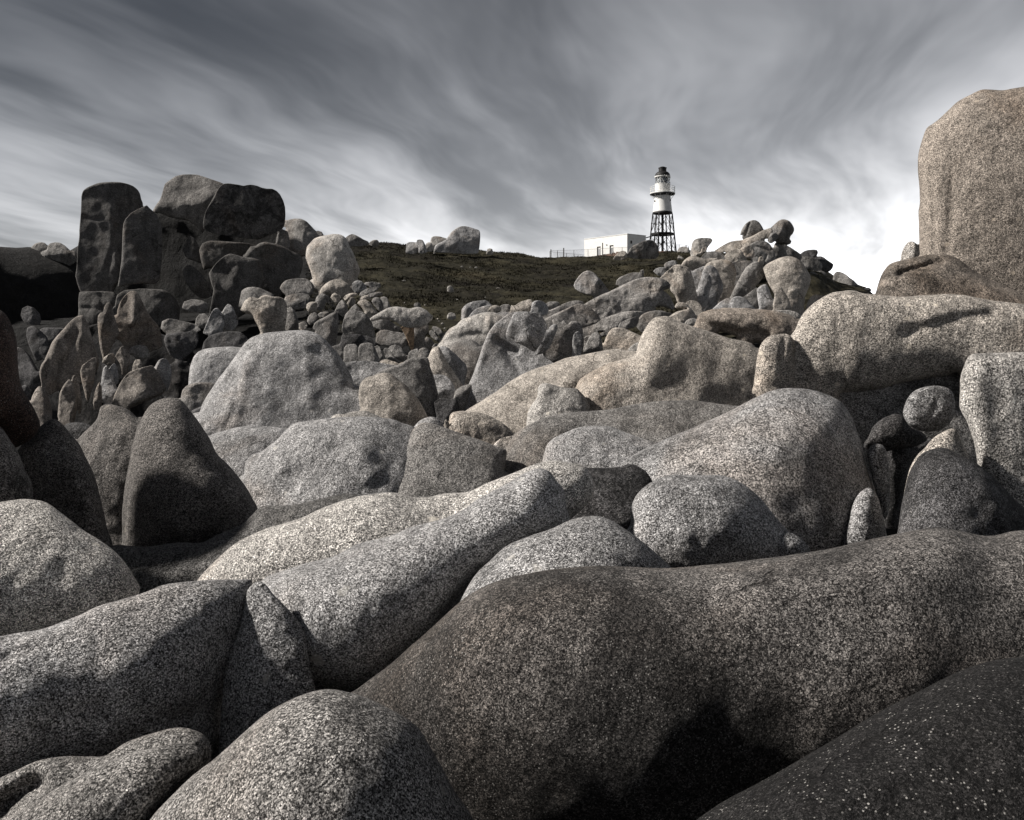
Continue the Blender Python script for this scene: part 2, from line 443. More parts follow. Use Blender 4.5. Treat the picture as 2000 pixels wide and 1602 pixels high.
def make_rock(fr, d, label, pts, name='boulder', cat=None, t=None, p=None, lean=.15, yaw=0.0, rel=(), fac=None, n=None, c='g', a=.12, grp=None,
       nz=.032, mat=None, sub=0, sharp=1.0, ext=1.0, S0=None, s=1.0):
    """One rock: its outline, as measured in a blow-up of the photograph, is swelled into a closed solid of real size at distance d."""
    _n_rock[0] += 1
    seed = _n_rock[0]
    rs = np.random.RandomState(seed * 7 + 3)
    x0, y0, sc = FRAMES[fr]
    S = S0.copy()
    t = t if t is not None else .42
    p = p if p is not None else (.45 if d < 12.2 else .31)
    if d > 12.2: t *= .76
    # a little unevenness on the outline
    per = np.arange(len(S)) * s
    S = S + np.stack([vnoise(np.stack([per / (s * 5), per * 0 + seed, per * 0 + 1.5], 1)), vnoise(np.stack([per / (s * 5), per * 0 + seed, per * 0 + 9.5], 1))], 1) * s * 0.22
    lo, hi = S.min(0), S.max(0)
    T_ = np.roll(S, -1, 0) - np.roll(S, 1, 0)
    nrm = np.stack([-T_[:, 1], T_[:, 0]], 1)
    nrm /= np.maximum(1e-9, np.linalg.norm(nrm, axis=1))[:, None]
    rings = [S + nrm * s * 0.16, S + nrm * s * 0.45]
    gx = np.arange(lo[0], hi[0], s)
    gy = np.arange(lo[1], hi[1], s * .866)
    X, Y = np.meshgrid(gx, gy)
    X = X + (np.arange(len(gy)) % 2)[:, None] * s * .5
    Q = np.stack([X.ravel(), Y.ravel()], 1)
    Q = Q + rs.uniform(-.12, .12, Q.shape) * s
    A_, B_ = S, np.roll(S, -1, 0)
    keep = [S]
    for q, md in ((rings[0], .12), (rings[1], .36), (Q, .75)):
        q = q[inside(q, S)]
        if len(q):
            q = q[seg_dist(q, A_, B_) > md * s]
        keep.append(q)
    V = np.vstack(keep)
    nb = len(S)
    vv, ee, ff, ov, _, _ = delaunay_2d_cdt([Vector(q) for q in V], [(i, (i + 1) % nb) for i in range(nb)], [], 1, 1e-4)
    V = np.array([(q[0], q[1]) for q in vv])
    T = np.array([f for f in ff if len(f) == 3], int)
    e = np.sort(np.vstack([T[:, [0, 1]], T[:, [1, 2]], T[:, [2, 0]]]), 1)
    ue, cnt = np.unique(e, axis=0, return_counts=True)
    bd = np.zeros(len(V), bool)
    bd[ue[cnt == 1].ravel()] = True
    # swell: solve laplacian(h) = -1 inside the outline
    W = {}
    I, Jx, Wt = [], [], []
    mass = np.zeros(len(V))
    for k in range(3):
        i, j, l = T[:, k], T[:, (k + 1) % 3], T[:, (k + 2) % 3]
        a_, b_ = V[i] - V[l], V[j] - V[l]
        cr = np.abs(a_[:, 0] * b_[:, 1] - a_[:, 1] * b_[:, 0])
        w = np.clip((a_ * b_).sum(1) / np.maximum(cr, 1e-9), -2, 8) * .5
        I.append(i); Jx.append(j); Wt.append(w)
        np.add.at(mass, l, cr / 6)
    I, Jx, Wt = np.concatenate(I), np.concatenate(Jx), np.concatenate(Wt)
    Wt = np.maximum(Wt, 1e-3)
    II, JJ, WW = np.concatenate([I, Jx]), np.concatenate([Jx, I]), np.concatenate([Wt, Wt])
    diag = np.bincount(II, WW, len(V)) + 1e-12
    def Lm(x):
        y = diag * x - np.bincount(II, WW * x[JJ], len(V))
        y[bd] = 0
        return y
    rhs = mass.copy(); rhs[bd] = 0
    x = np.zeros(len(V)); r = rhs.copy(); z = r / diag; pv = z.copy(); rz = r @ z
    for _ in range(160):
        Ap = Lm(pv)
        al = rz / max(1e-30, pv @ Ap)
        x += al * pv; r -= al * Ap
        if np.abs(r).max() < 1e-4 * max(1e-9, np.abs(rhs).max()): break
        z = r / diag
        rz2 = r @ z
        pv = z + rz2 / max(1e-30, rz) * pv; rz = rz2
    h = np.maximum(x, 0)
    h = h / max(1e-9, h.max())
    m_px = d / F
    size = min(hi[0] - lo[0], hi[1] - lo[1]) * m_px
    TT = t * size
    f = TT * h ** p
    px, py = V[:, 0], -V[:, 1]
    cx, cy = (lo[0] + hi[0]) / 2, -(lo[1] + hi[1]) / 2
    edge = h ** .5
    if fac is None:
        fac = 0 if d < 12.2 else 4
    if fac:
        rx, ry = max(1.0, (hi[0] - lo[0]) / 2), max(1.0, (hi[1] - lo[1]) / 2)
        kk = TT * .04 / sharp
        a0 = rs.uniform(0, 2 * math.pi)
        for k in range(fac):
            an = a0 + (k + rs.uniform(-.3, .3)) * 2 * math.pi / max(3, fac)
            sl = rs.uniform(.35, .8)
            pl = TT * (rs.uniform(.62, .95) - ((px - cx) / rx * math.cos(an) + (py - cy) / ry * math.sin(an)) * sl)
            dlt = f - pl
            f = f - kk * np.log1p(np.exp(np.clip(dlt / kk, -40, 40)))
        f = np.where(bd, 0, np.maximum(f, TT * h ** .5 * .22))
    for pl, wd, am in rel:
        L = np.array(pl, float) / sc + (x0, y0)
        qq = np.stack([px, py], 1)
        dist = np.linalg.norm(qq - L[0], axis=1) if len(L) == 1 else seg_dist(qq, L[:-1], L[1:])
        f = f + TT * am * .6 * np.exp(-(dist / (wd / sc)) ** 2) * np.minimum(1, edge * 1.6 + (0.25 if am < 0 else 0))
    base_d = d + (lean * (cy - py) + yaw * (px - cx)) * m_px
    def place(dep):
        return np.stack([(px - 1000) / F * dep, dep, CZ + (HY - py) / F * dep], 1)
    P1 = place(base_d - f)
    nsc = size * .42
    f = f + size * nz * fbm(P1 / nsc + seed * 3.7, 4, .5) * np.minimum(1, edge * 2) * 1.0
    P1 = place(base_d - f)
    P2 = place(base_d + TT * .8 * h ** .5)
    # weld at the outline
    idx2 = np.where(bd, np.arange(len(V)), -1)
    nbk = np.where(~bd)[0]
    idx2[nbk] = len(V) + np.arange(len(nbk))
    allv = np.vstack([P1, P2[nbk]])
    tb = idx2[T][:, ::-1]
    tris = np.vstack([T, tb])
    org = np.array([allv[:, 0].mean(), allv[:, 1].mean(), allv[:, 2].min()])
    allv = allv - org
    me = bpy.data.meshes.new(name)
    me.from_pydata(allv.tolist(), [], tris.tolist())
    me.polygons.foreach_set('use_smooth', [True] * len(tris))
    me.materials.append(mat or (M_NEAR if d < 5.6 else M_SLAB if d < 16 else M_MID if d < 32 else M_FAR))
    me.update()
    o = bpy.data.objects.new(name, me)
    o.location = org
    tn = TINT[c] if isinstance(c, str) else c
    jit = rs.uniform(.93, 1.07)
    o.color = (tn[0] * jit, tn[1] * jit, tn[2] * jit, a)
    col.objects.link(o)
    if sub:
        md = o.modifiers.new('smooth', 'SUBSURF'); md.levels = sub; md.render_levels = sub
    TRIS[0] += len(tris) * (4 ** sub if sub == 0 else 2 * 3 * 4 ** (sub - 1))
    props(o, label, cat or name.split('_')[-1], grp)
    return o

class MB:
    """Collects boxes, tubes and lathes into one mesh."""
    def __init__(s): s.v, s.f = [], []
    def add(s, v, f):
        k = len(s.v); s.v += [tuple(q) for q in v]; s.f += [tuple(i + k for i in q) for q in f]; return s
    def tube(s, a, b_, r, r2=None, n=6):
        a, b_ = Vector(a), Vector(b_); r2 = r if r2 is None else r2
        q = (b_ - a).to_track_quat('Z', 'Y')
        v = [a + q @ Vector((math.cos(k * 2 * math.pi / n) * r, math.sin(k * 2 * math.pi / n) * r, 0)) for k in range(n)]
        v += [b_ + q @ Vector((math.cos(k * 2 * math.pi / n) * r2, math.sin(k * 2 * math.pi / n) * r2, 0)) for k in range(n)]
        f = [(k, (k + 1) % n, n + (k + 1) % n, n + k) for k in range(n)] + [tuple(range(n - 1, -1, -1)), tuple(range(n, 2 * n))]
        return s.add(v, f)
    def lathe(s, prof, n=32):
        v, f = [], []
        for (r, z) in prof:
            v += [(r * math.cos(2 * math.pi * k / n), r * math.sin(2 * math.pi * k / n), z) for k in range(n)]
        for i in range(len(prof) - 1):
            for k in range(n):
                f.append((i * n + k, i * n + (k + 1) % n, (i + 1) * n + (k + 1) % n, (i + 1) * n + k))
        f += [tuple(range(n - 1, -1, -1)), tuple((len(prof) - 1) * n + k for k in range(n))]
        return s.add(v, f)
    def box(s, x0, x1, y0, y1, z0, z1):
        v = [(x0, y0, z0), (x1, y0, z0), (x1, y1, z0), (x0, y1, z0), (x0, y0, z1), (x1, y0, z1), (x1, y1, z1), (x0, y1, z1)]
        return s.add(v, [(3, 2, 1, 0), (4, 5, 6, 7), (0, 1, 5, 4), (1, 2, 6, 5), (2, 3, 7, 6), (3, 0, 4, 7)])
    def build(s, name, mat, parent=None, smooth=False):
        me = bpy.data.meshes.new(name)
        me.from_pydata([tuple(q) for q in s.v], [], s.f)
        me.materials.append(mat)
        if smooth: me.polygons.foreach_set('use_smooth', [True] * len(me.polygons))
        o = bpy.data.objects.new(name, me)
        col.objects.link(o)
        if parent: o.parent = parent
        return o
def empty(name, loc, rz=0.0):
    o = bpy.data.objects.new(name, None)
    o.location = loc; o.rotation_euler = (0, 0, rz)
    o.empty_display_size = .3
    col.objects.link(o)
    return o
def smooth_by_angle(o, deg=35):
    me = o.data
    me.polygons.foreach_set('use_smooth', [True] * len(me.polygons))
    me.set_sharp_from_angle(angle=R(deg))
# ------------------------------------------------------------------ ground and hill
ROWD = np.array([1.2, 2, 3, 5, 8, 12, 18, 25, 35])
ROWY = np.array([3300, 2320, 1700, 1250, 1100, 990, 860, 770, 700])
CRX = np.array([-3000, -600, 0, 300, 600, 700, 760, 850, 940, 1000, 1060, 1140, 1230, 1300, 1350, 1400, 1500, 1600, 1700, 1800, 2000, 3500])
CRY = np.array([560, 520, 500, 480, 470, 474, 474, 484, 490, 496, 502, 502, 498, 493, 494, 494, 505, 545, 590, 640, 690, 720])
def terrain_py(px, d):
    """Photograph row of the ground along column px at distance d."""
    px = np.asarray(px, float); d = np.asarray(d, float)
    near = np.interp(d, ROWD, ROWY)
    cr = np.interp(px, CRX, CRY)
    t = np.clip((d - 35) / 90, 0, 1)
    hill = cr + (700 - cr) * (1 - t) ** 1.55
    y = np.where(d < 35, near, hill)
    s = np.clip((d - 38) / 18, 0, 1); s = s * s * (3 - 2 * s)
    e = np.clip((105 - d) / 30, 0, 1)
    y = y - np.interp(px, [1290, 1330, 1380, 1440, 1500, 1560, 1600, 1640, 1690, 1750, 1820], [0, 30, 95, 150, 165, 148, 142, 118, 112, 60, 0]) * s * e * np.clip(1 - t * .9, 0, 1)
    # rock shelf under the boulders on the right
    y = y - 95 * np.clip((px - 1350) / 200, 0, 1) * np.clip((d - 4.2) / 1.2, 0, 1) * np.clip((16 - d) / 6, 0, 1)
    # the gully below the stack on the left
    gl = np.clip((600 - px) / 180, 0, 1) * np.clip((d - 14) / 12, 0, 1) * np.clip((53 - d) / 9, 0, 1)
    y = y + 230 * gl
    return y
def terrain_z(px, d):
    y = terrain_py(px, np.minimum(d, 125.0))
    z = (HY - y) / F * np.minimum(d, 125.0)
    return CZ + z - np.maximum(0, d - 135.0) * 0.09
def terrain_mesh(name, pxs, ds, mat, bump):
    PX, DD = np.meshgrid(pxs, ds)
    X = (PX - 1000) / F * DD
    Z = terrain_z(PX, DD)
    P = np.stack([X.ravel(), DD.ravel(), Z.ravel()], 1)
    P[:, 2] += fbm(P * (0.35, 0.35, 0) + 4.0, 4, .55) * bump * np.clip(P[:, 1] / 60, .1, 1)
    P[:, 2] = np.maximum(P[:, 2], -14.0)
    nx, ny = len(pxs), len(ds)
    f = [(j * nx + i, j * nx + i + 1, (j + 1) * nx + i + 1, (j + 1) * nx + i) for j in range(ny - 1) for i in range(nx - 1)]
    me = bpy.data.meshes.new(name)
    me.from_pydata(P.tolist(), [], f)
    me.polygons.foreach_set('use_smooth', [True] * len(f))
    me.materials.append(mat)
    o = bpy.data.objects.new(name, me)
    col.objects.link(o)
    return o
props(terrain_mesh('ground', np.linspace(-9000, 11000, 120), np.concatenate([np.geomspace(0.9, 42, 60)]), M_FLOOR, .12), kind='structure')
dl = np.concatenate([np.linspace(42.0, 130, 230), np.geomspace(131, 2600, 40)])
pl_ = np.concatenate([np.linspace(-6000, 560, 40, endpoint=False), np.linspace(560, 1720, 330), np.linspace(1730, 8000, 40)])
props(terrain_mesh('grassy_hill', pl_, dl, M_TURF, .24), kind='structure')
# ground just outside the frame beside and behind the tripod
mb = MB()
mb.add([(-3000, -2500, -14.5), (3000, -2500, -14.5), (3000, 4000, -14.5), (-3000, 4000, -14.5)], [(0, 1, 2, 3)])
props(mb.build('low_ground', M_FLOOR), kind='structure')

# turf on the part of the hill in view
rs = np.random.RandomState(11)
N = 30000
gd = 44 + (128 - 44) * rs.rand(N) ** 0.75
gp = rs.uniform(600, 1480, N)
gx = (gp - 1000) / F * gd
gz = terrain_z(gp, gd) + fbm(np.stack([gx, gd, gd * 0], 1) * (0.35, 0.35, 0) + 4.0, 4, .55) * .24 * np.clip(gd / 60, .1, 1)
cl = fbm(np.stack([gx, gd, gd * 0], 1) * .3 + 9, 3)
ok = cl + rs.uniform(-.5, .5, N) > -.1
gx, gd, gz, cl = gx[ok], gd[ok], gz[ok], cl[ok]
N = len(gx)
vs, fs = [], []
for k in range(4):
    an = rs.uniform(0, 2 * math.pi, N)
    hh = rs.uniform(.06, .20, N) * (1 + .5 * cl)
    ln = rs.uniform(.08, .30, N)
    ox, oy = rs.uniform(-.25, .25, N), rs.uniform(-.25, .25, N)
    wx = rs.uniform(.03, .07, N)
    ca, sa = np.cos(an), np.sin(an)
    A1 = np.stack([gx + ox - sa * wx, gd + oy + ca * wx, gz - .06], 1)
    B1 = np.stack([gx + ox + sa * wx, gd + oy - ca * wx, gz - .06], 1)
    C1 = np.stack([gx + ox + ca * ln, gd + oy + sa * ln, gz + hh], 1)
    b0 = len(vs) * 0 + k * 3 * N
    vs.append(np.vstack([A1, B1, C1]))
    ii = np.arange(N) + b0
    fs.append(np.stack([ii, ii + N, ii + 2 * N], 1))
me = bpy.data.meshes.new('grass')
me.from_pydata(np.vstack(vs).tolist(), [], np.vstack(fs).tolist())
me.materials.append(M_BLADE)
o = bpy.data.objects.new('grass', me)
col.objects.link(o)
props(o, 'short wind-cropped grass on the hill below the lighthouse', 'grass', kind='stuff')
def gz_at(x, y):
    return float(terrain_z(np.array([1000 + x / y * F]), np.array([y]))[0])
# ------------------------------------------------------------------ lighthouse
U = 0.01684
LX = (1294 - 1000) / F * 131
LB = CZ + (HY - 492.5) / F * 131
lh = props(empty('lighthouse', (LX, 131, LB)), 'white iron lighthouse with black lantern cap on black lattice legs', 'lighthouse')
def zz(y): return (962 - y) * U
def rr(w): return w * U
def shell(name, prof, mat, n=40, parent=lh, deg=35):
    o = MB().lathe(prof, n).build(name, mat, parent); smooth_by_angle(o, deg); return o
shell('tower_drum', [(rr(93), zz(572)), (rr(94), zz(566)), (rr(92), zz(560)), (rr(84), zz(490)), (rr(77), zz(412))], M_WHITE)
shell('base_ring', [(rr(90), zz(588)), (rr(96), zz(588)), (rr(96), zz(575)), (rr(94.5), zz(572.3))], M_BLACK)
shell('gallery_deck', [(rr(76), zz(416)), (rr(112), zz(404)), (rr(120), zz(402)), (rr(120), zz(396)), (rr(119), zz(395))], M_BLACK)
shell('deck_rim', [(rr(119), zz(394.8)), (rr(122), zz(394.6)), (rr(122), zz(388)), (rr(116), zz(388))], M_WHITE)
shell('service_room', [(rr(73), zz(394)), (rr(73), zz(306)), (rr(75), zz(305)), (rr(75), zz(298)), (rr(70), zz(297))], M_WHITE)
shell('lantern_roof', [(rr(72), zz(221)), (rr(73), zz(217)), (rr(71), zz(206)), (rr(64), zz(193)), (rr(52), zz(183)), (rr(40), zz(177))], M_BLACK)
shell('lantern_eave', [(rr(66), zz(234)), (rr(75), zz(234)), (rr(77), zz(230)), (rr(77), zz(223)), (rr(70.5), zz(222))], M_WHITE)
shell('vent', [(rr(37.5), zz(177.8)), (rr(37.5), zz(146)), (rr(41), zz(145)), (rr(41), zz(139)), (rr(36), zz(138)), (rr(20), zz(130)), (rr(3), zz(127))], M_BLACK, 24)
shell('lamp_lens', [(rr(30), zz(296)), (rr(50), zz(290)), (rr(55), zz(266)), (rr(50), zz(242)), (rr(30), zz(236))], M_LENS, 20)
shell('central_column', [(rr(12), zz(975)), (rr(12), zz(590))], M_BLACK, 12)
for k in range(12):
    a0, a1 = k * math.pi / 6 + .1, (k + 1) * math.pi / 6 + .1
    r = rr(66)
    p = [(r * math.cos(a0), r * math.sin(a0), zz(297)), (r * math.cos(a1), r * math.sin(a1), zz(297)), (r * math.cos(a1), r * math.sin(a1), zz(234)), (r * math.cos(a0), r * math.sin(a0), zz(234))]
    q = [(x * .985, y * .985, z) for x, y, z in p]
    if k in (4, 5, 6, 0):     # blanked sectors of the lantern
        pn = MB().add(p + q, [(0, 1, 2, 3), (7, 6, 5, 4), (0, 4, 5, 1), (1, 5, 6, 2), (2, 6, 7, 3), (3, 7, 4, 0)]).build('lantern_pane', M_GLASS, lh)
    else:
        pn = MB().add(p + q, [(0, 1, 2, 3), (7, 6, 5, 4), (0, 4, 5, 1), (1, 5, 6, 2), (2, 6, 7, 3), (3, 7, 4, 0)]).build('lantern_pane', M_GLASS, lh)
    r2 = rr(68)
    pa, pb = Vector((r2 * math.cos(a0), r2 * math.sin(a0), zz(297))), Vector((r2 * math.cos(a1), r2 * math.sin(a1), zz(234)))
    pc, pd = Vector((r2 * math.cos(a1), r2 * math.sin(a1), zz(297))), Vector((r2 * math.cos(a0), r2 * math.sin(a0), zz(234)))
    MB().tube(pa, pd, .035).tube(pa if k % 2 else pc, pb if k % 2 else pd, .03).build('glazing_bar', M_WHITE if k % 3 else M_BLACK, lh)
# gallery railing
rail = props(empty('gallery_railing', (0, 0, 0))); rail.parent = lh
for zr in (388 - 26, 388 - 44, 388 - 62):
    n = 36
    rl = MB()
    for k in range(n):
        a0, a1 = 2 * math.pi * k / n, 2 * math.pi * (k + 1) / n
        r = rr(119)
        rl.tube((r * math.cos(a0), r * math.sin(a0), zz(zr)), (r * math.cos(a1), r * math.sin(a1), zz(zr)), .026, n=5)
    rl.build('rail', M_WHITE, rail)
for k in range(12):
    a0 = 2 * math.pi * (k + .3) / 12
    r = rr(119)
    MB().tube((r * math.cos(a0), r * math.sin(a0), zz(388)), (r * math.cos(a0), r * math.sin(a0), zz(325)), .035).build('railing_post', M_WHITE, rail)
    r0 = rr(80)
    MB().tube((r * .97 * math.cos(a0), r * .97 * math.sin(a0), zz(404)), (r0 * math.cos(a0), r0 * math.sin(a0), zz(450)), .03).build('deck_bracket', M_WHITE, lh)
# lattice
def ringpt(k, y):
    t = (962 - y) / (962 - 580)
    r = rr(133 + (94 - 133) * t)
    a = k * math.pi / 3
    return Vector((r * math.cos(a), r * math.sin(a), zz(y)))
legs = []
for k in range(6):
    legs.append(MB().tube(ringpt(k, 972), ringpt(k, 586), .115, .10, 8).build('leg', M_BLACK, lh, True))
    MB().tube(ringpt(k, 972), ringpt(k, 955), .17, .15, 10).build('foot', M_BLACK, legs[-1], True)
    for (ya, yb) in ((955, 800), (772, 592)):
        A1, B1, A2, B2 = ringpt(k, ya), ringpt(k + 1, yb), ringpt(k + 1, ya), ringpt(k, yb)
        MB().tube(A1, B1, .036).tube(A2, B2, .036).tube((A1 + B1) / 2 - Vector((0, 0, .16)), (A1 + B1) / 2 + Vector((0, 0, .16)), .085, n=8).build('cross_brace', M_BLACK, lh)
        c1 = (A1 * .5 + B2 * .5)
        MB().tube(c1 * .2 + Vector((0, 0, c1.z * .8)), c1, .024).build('tie_rod', M_BLACK, lh)
        MB().tube(c1 - Vector((0, 0, .13)), c1 + Vector((0, 0, .13)), .13, n=8).build('coupling', M_BLACK, lh, True)
    A1, B1 = ringpt(k, 787), ringpt(k + 1, 787)
    MB().tube(A1 + Vector((0, 0, .10)), B1 + Vector((0, 0, .10)), .075).tube(A1 - Vector((0, 0, .12)), B1 - Vector((0, 0, .12)), .075).tube((A1), (B1), .12, n=4).build('ring_beam', M_BLACK, lh)
    MB().tube(Vector((0, 0, A1.z)), A1, .06).build('spoke_beam', M_BLACK, lh)
lad = MB()
for dx_ in (-.2, .2):
    lad.tube((-.85 + dx_, -.5, zz(960)), (-.85 + dx_, -.5, zz(590)), .03)
for k in range(20):
    lad.tube((-1.05, -.5, zz(950 - k * 18)), (-.65, -.5, zz(950 - k * 18)), .02, n=5)
lad.build('ladder', M_BLACK, lh)
# rods and pipes on the camera side
def front(x, y, w): # E-frame column x at radius w on the front of the drum
    X = (x - 1163) * U
    return Vector((X, -math.sqrt(max(.01, (w * U) ** 2 - X * X)), zz(y)))
st = MB().tube(front(1186, 226, 82), front(1230, 300, 84), .045).tube(front(1230, 240, 84), front(1210, 306, 82), .04).tube(front(1216, 300, 84), front(1216, 392, 84), .05)
st.build('lantern_ladder', M_WHITE, lh)
MB().tube(front(1206, 396, 100), front(1196, 420, 92), .05).tube(front(1196, 420, 92), front(1190, 478, 90), .05).build('drain_pipe', M_WHITE, lh)
for x, y in ((1087, 469), (1227, 463)):
    c = front(x, y, 80); d_ = Vector((c.x, c.y, 0)).normalized()
    po = MB().tube(c - d_ * .25, c + d_ * .12, .15, n=12).build('porthole', M_BLACK, lh)
# brown plinth under the legs
pl = MB().lathe([(rr(150), zz(992)), (rr(152), zz(976)), (rr(146), zz(966)), (rr(60), zz(964))], 24).build('stone_plinth', M_BRICK)
pl.location = (LX, 131, LB); props(pl, 'low brown stone plinth under the lighthouse legs', 'plinth')

# ------------------------------------------------------------------ white block house
BZ = CZ + (HY - 497.5) / F * 122
nearc = Vector(((1225 - 1000) / F * 122, 122.0, BZ))
dirw = Vector((-5.9, 7.4, 0)).normalized()
ang = math.atan2(dirw.y, dirw.x)
hs = props(empty('block_house', nearc, ang), 'white flat-roofed block house with two narrow doors beside the lighthouse', 'building')
# local x runs along the long front wall from the near corner; the front faces +y (local), rooms lie toward -y
WL, WD = 9.46, 4.2
ztop = CZ + (HY - 456.6) / F * 122 - BZ
doors = []
for xE in (672, 548):
    pxp = 1060 + xE / 5
    k = (pxp - 1000) / F
    t_ = (nearc.x - k * nearc.y) / (k * dirw.y - dirw.x)
    doors.append(t_)
w = MB()
H0, HD = -.4, 1.72
xs = [0] + [v for t_ in sorted(doors) for v in (t_ - .42, t_ + .42)] + [WL]
for i in range(0, len(xs), 2):
    w.box(xs[i], xs[i + 1], -.25, 0, H0, HD)
w.box(0, WL, -.25, 0, HD, ztop)
w.box(0, .25, -WD, -.252, H0, ztop)
w.box(WL - .25, WL, -WD, -.252, H0, ztop)
w.box(.252, WL - .252, -WD, -WD + .25, H0, ztop)
w.build('wall', M_WHITE, hs)
MB().box(.24, WL - .24, -WD + .24, -.24, ztop - .5, ztop - .35).build('roof', M_GREYP, hs)
MB().box(-.05, -.002, -WD - .03, .04, ztop - .62, ztop - .52).build('string_course', M_WHITE, hs)
MB().box(-.06, WL + .05, -WD - .04, .05, ztop - .06, ztop + .03).build('coping', M_WHITE, hs)
for t_ in doors:
    f = MB().box(t_ - .42, t_ - .34, -.2, -.03, H0, HD - .002).box(t_ + .34, t_ + .42, -.2, -.03, H0, HD - .002).box(t_ - .338, t_ + .338, -.2, -.03, HD - .1, HD - .002).build('door_frame', M_BLACK, hs)
    MB().box(t_ - .338, t_ + .338, -.17, -.12, H0, HD - .42).build('door', M_GREYP, hs)
    MB().box(t_ - .338, t_ + .338, -.17, -.13, HD - .40, HD - .102).build('fanlight', M_WHITE, hs)
MB().box(-.04, -.003, -1.05, -.72, 1.75, 2.2).build('vent_grille', M_BLACK, hs)
dr = MB().box(-.05, -.003, -3.1, -1.75, H0, 1.55).build('end_door', M_POST, hs)
MB().box(-.14, -.053, -3.15, -1.7, 1.55, 1.66).build('door_hood', M_BLACK, hs)
MB().tube((doors[0] * .5 + doors[1] * .5 - .3, .01, 1.9), (doors[0] * .5 + doors[1] * .5 - .3, .12, 1.9), .13, n=12).build('bulkhead_lamp', M_LENS, hs)
# low brown wall in front of it
bw = MB()
c0, c1 = nearc + Vector((-.62, -.5, 0)) - dirw * .4, nearc + dirw * 10.5 + Vector((-.62, -.5, 0))
for k in range(26):
    a_, b_ = c0.lerp(c1, k / 26), c0.lerp(c1, (k + .96) / 26)
    zt = .12 + .10 * math.sin(k * 2.7) + (.28 - .022 * k)
    nrm_ = Vector((-.78, -.62, 0)) * .35
    v = [a_, b_, b_ + nrm_, a_ + nrm_]
    bw.add([q + Vector((0, 0, -1.2)) for q in v] + [q + Vector((0, 0, zt)) for q in v], [(3, 2, 1, 0), (4, 5, 6, 7), (0, 1, 5, 4), (1, 2, 6, 5), (2, 3, 7, 6), (3, 0, 4, 7)])
o = bw.build('garden_wall', M_BRICK); props(o, 'low brown stone wall along the foot of the white block house', 'wall')
# black service pipe from the house to the tower
p0 = ray(1243, 470, 123.5); p1 = ray(1280, 459.5, 130)
o = MB().tube(ray(1243, 477, 123.5), p0, .09).tube(p0, p1, .09).tube(p1, ray(1290, 457.5, 131), .09).build('service_pipe', M_BLACK)
props(o, 'black pipe running from the block house end wall to the lattice tower', 'pipe')

# ------------------------------------------------------------------ fences
def fence(label, path, posts, rail_h, tall=()):
    """path: list of ground points; posts: distances along it."""
    root = props(empty('wire_fence', path[0]), label, 'fence')
    o0 = Vector(path[0])
    L = [0]
    for a_, b_ in zip(path, path[1:]): L.append(L[-1] + (b_ - a_).length)
    def at(s):
        for i in range(len(path) - 1):
            if s <= L[i + 1] or i == len(path) - 2:
                q = path[i].lerp(path[i + 1], (s - L[i]) / (L[i + 1] - L[i])); break
        return q - o0
    for s, h, r in posts:
        MB().tube(at(s) - Vector((0, 0, .5)), at(s) + Vector((0, 0, h)), r, n=8).build('fence_post', M_POST, root)
    a = MB()
    for i in range(60):
        s0, s1 = L[-1] * i / 60, L[-1] * (i + 1) / 60
        a.tube(at(s0) + Vector((0, 0, rail_h)), at(s1) + Vector((0, 0, rail_h)), .022, n=5)
    a.build('top_rail', M_WIRE, root)
    w_ = MB()
    s = 0
    while s < L[-1]:
        w_.tube(at(s) + Vector((0, 0, .02)), at(s) + Vector((0, 0, rail_h)), .005, n=3); s += .17
    for k in range(1, 7):
        for i in range(40):
            s0, s1 = L[-1] * i / 40, L[-1] * (i + 1) / 40
            w_.tube(at(s0) + Vector((0, 0, rail_h * k / 7)), at(s1) + Vector((0, 0, rail_h * k / 7)), .005, n=3)
    props(w_.build('wire_mesh', M_WIRE, root), kind='stuff')
    return root
def fp(px, py, d): return ray(px, py, d)
pth = [fp(1076, 502.5, 132.8), fp(1101, 502.5, 130.4), fp(1141, 501.5, 127), fp(1177, 499.5, 124.3), fp(1232, 497, 120)]
LL = [0]
for a_, b_ in zip(pth, pth[1:]): LL.append(LL[-1] + (b_ - a_).length)
fence('dark wire fence along the front of the white block house', pth,
      [(0, 1.3, .08), (1.6, 1.1, .04), (LL[1], 1.5, .09), (LL[1] + 2.3, 1.1, .035), (LL[2] + .8, 1.15, .035), (LL[3], 2.0, .08), (LL[3] + 1.9, 1.15, .035), (LL[3] + 4, 1.15, .035)], 1.12)
pth = [fp(1074, 503, 134), fp(1105, 506, 137), fp(1142, 509, 141)]
fence('far side of the wire fence, behind the front fence', pth, [(0, 1.05, .04), (2.0, 1.05, .04), (4.4, 1.05, .04), (6.5, 1.05, .04)], 1.0)
pth = [fp(1317, 492, 131), fp(1328, 491.5, 134), fp(1338, 492, 134.5), fp(1344, 492, 132)]
fence('curved wire fence behind the pale boulder right of the lighthouse', pth, [(0, 1.2, .03), (3.0, 1.2, .03), (5.4, 1.1, .05), (7.5, .9, .06)], 1.15)
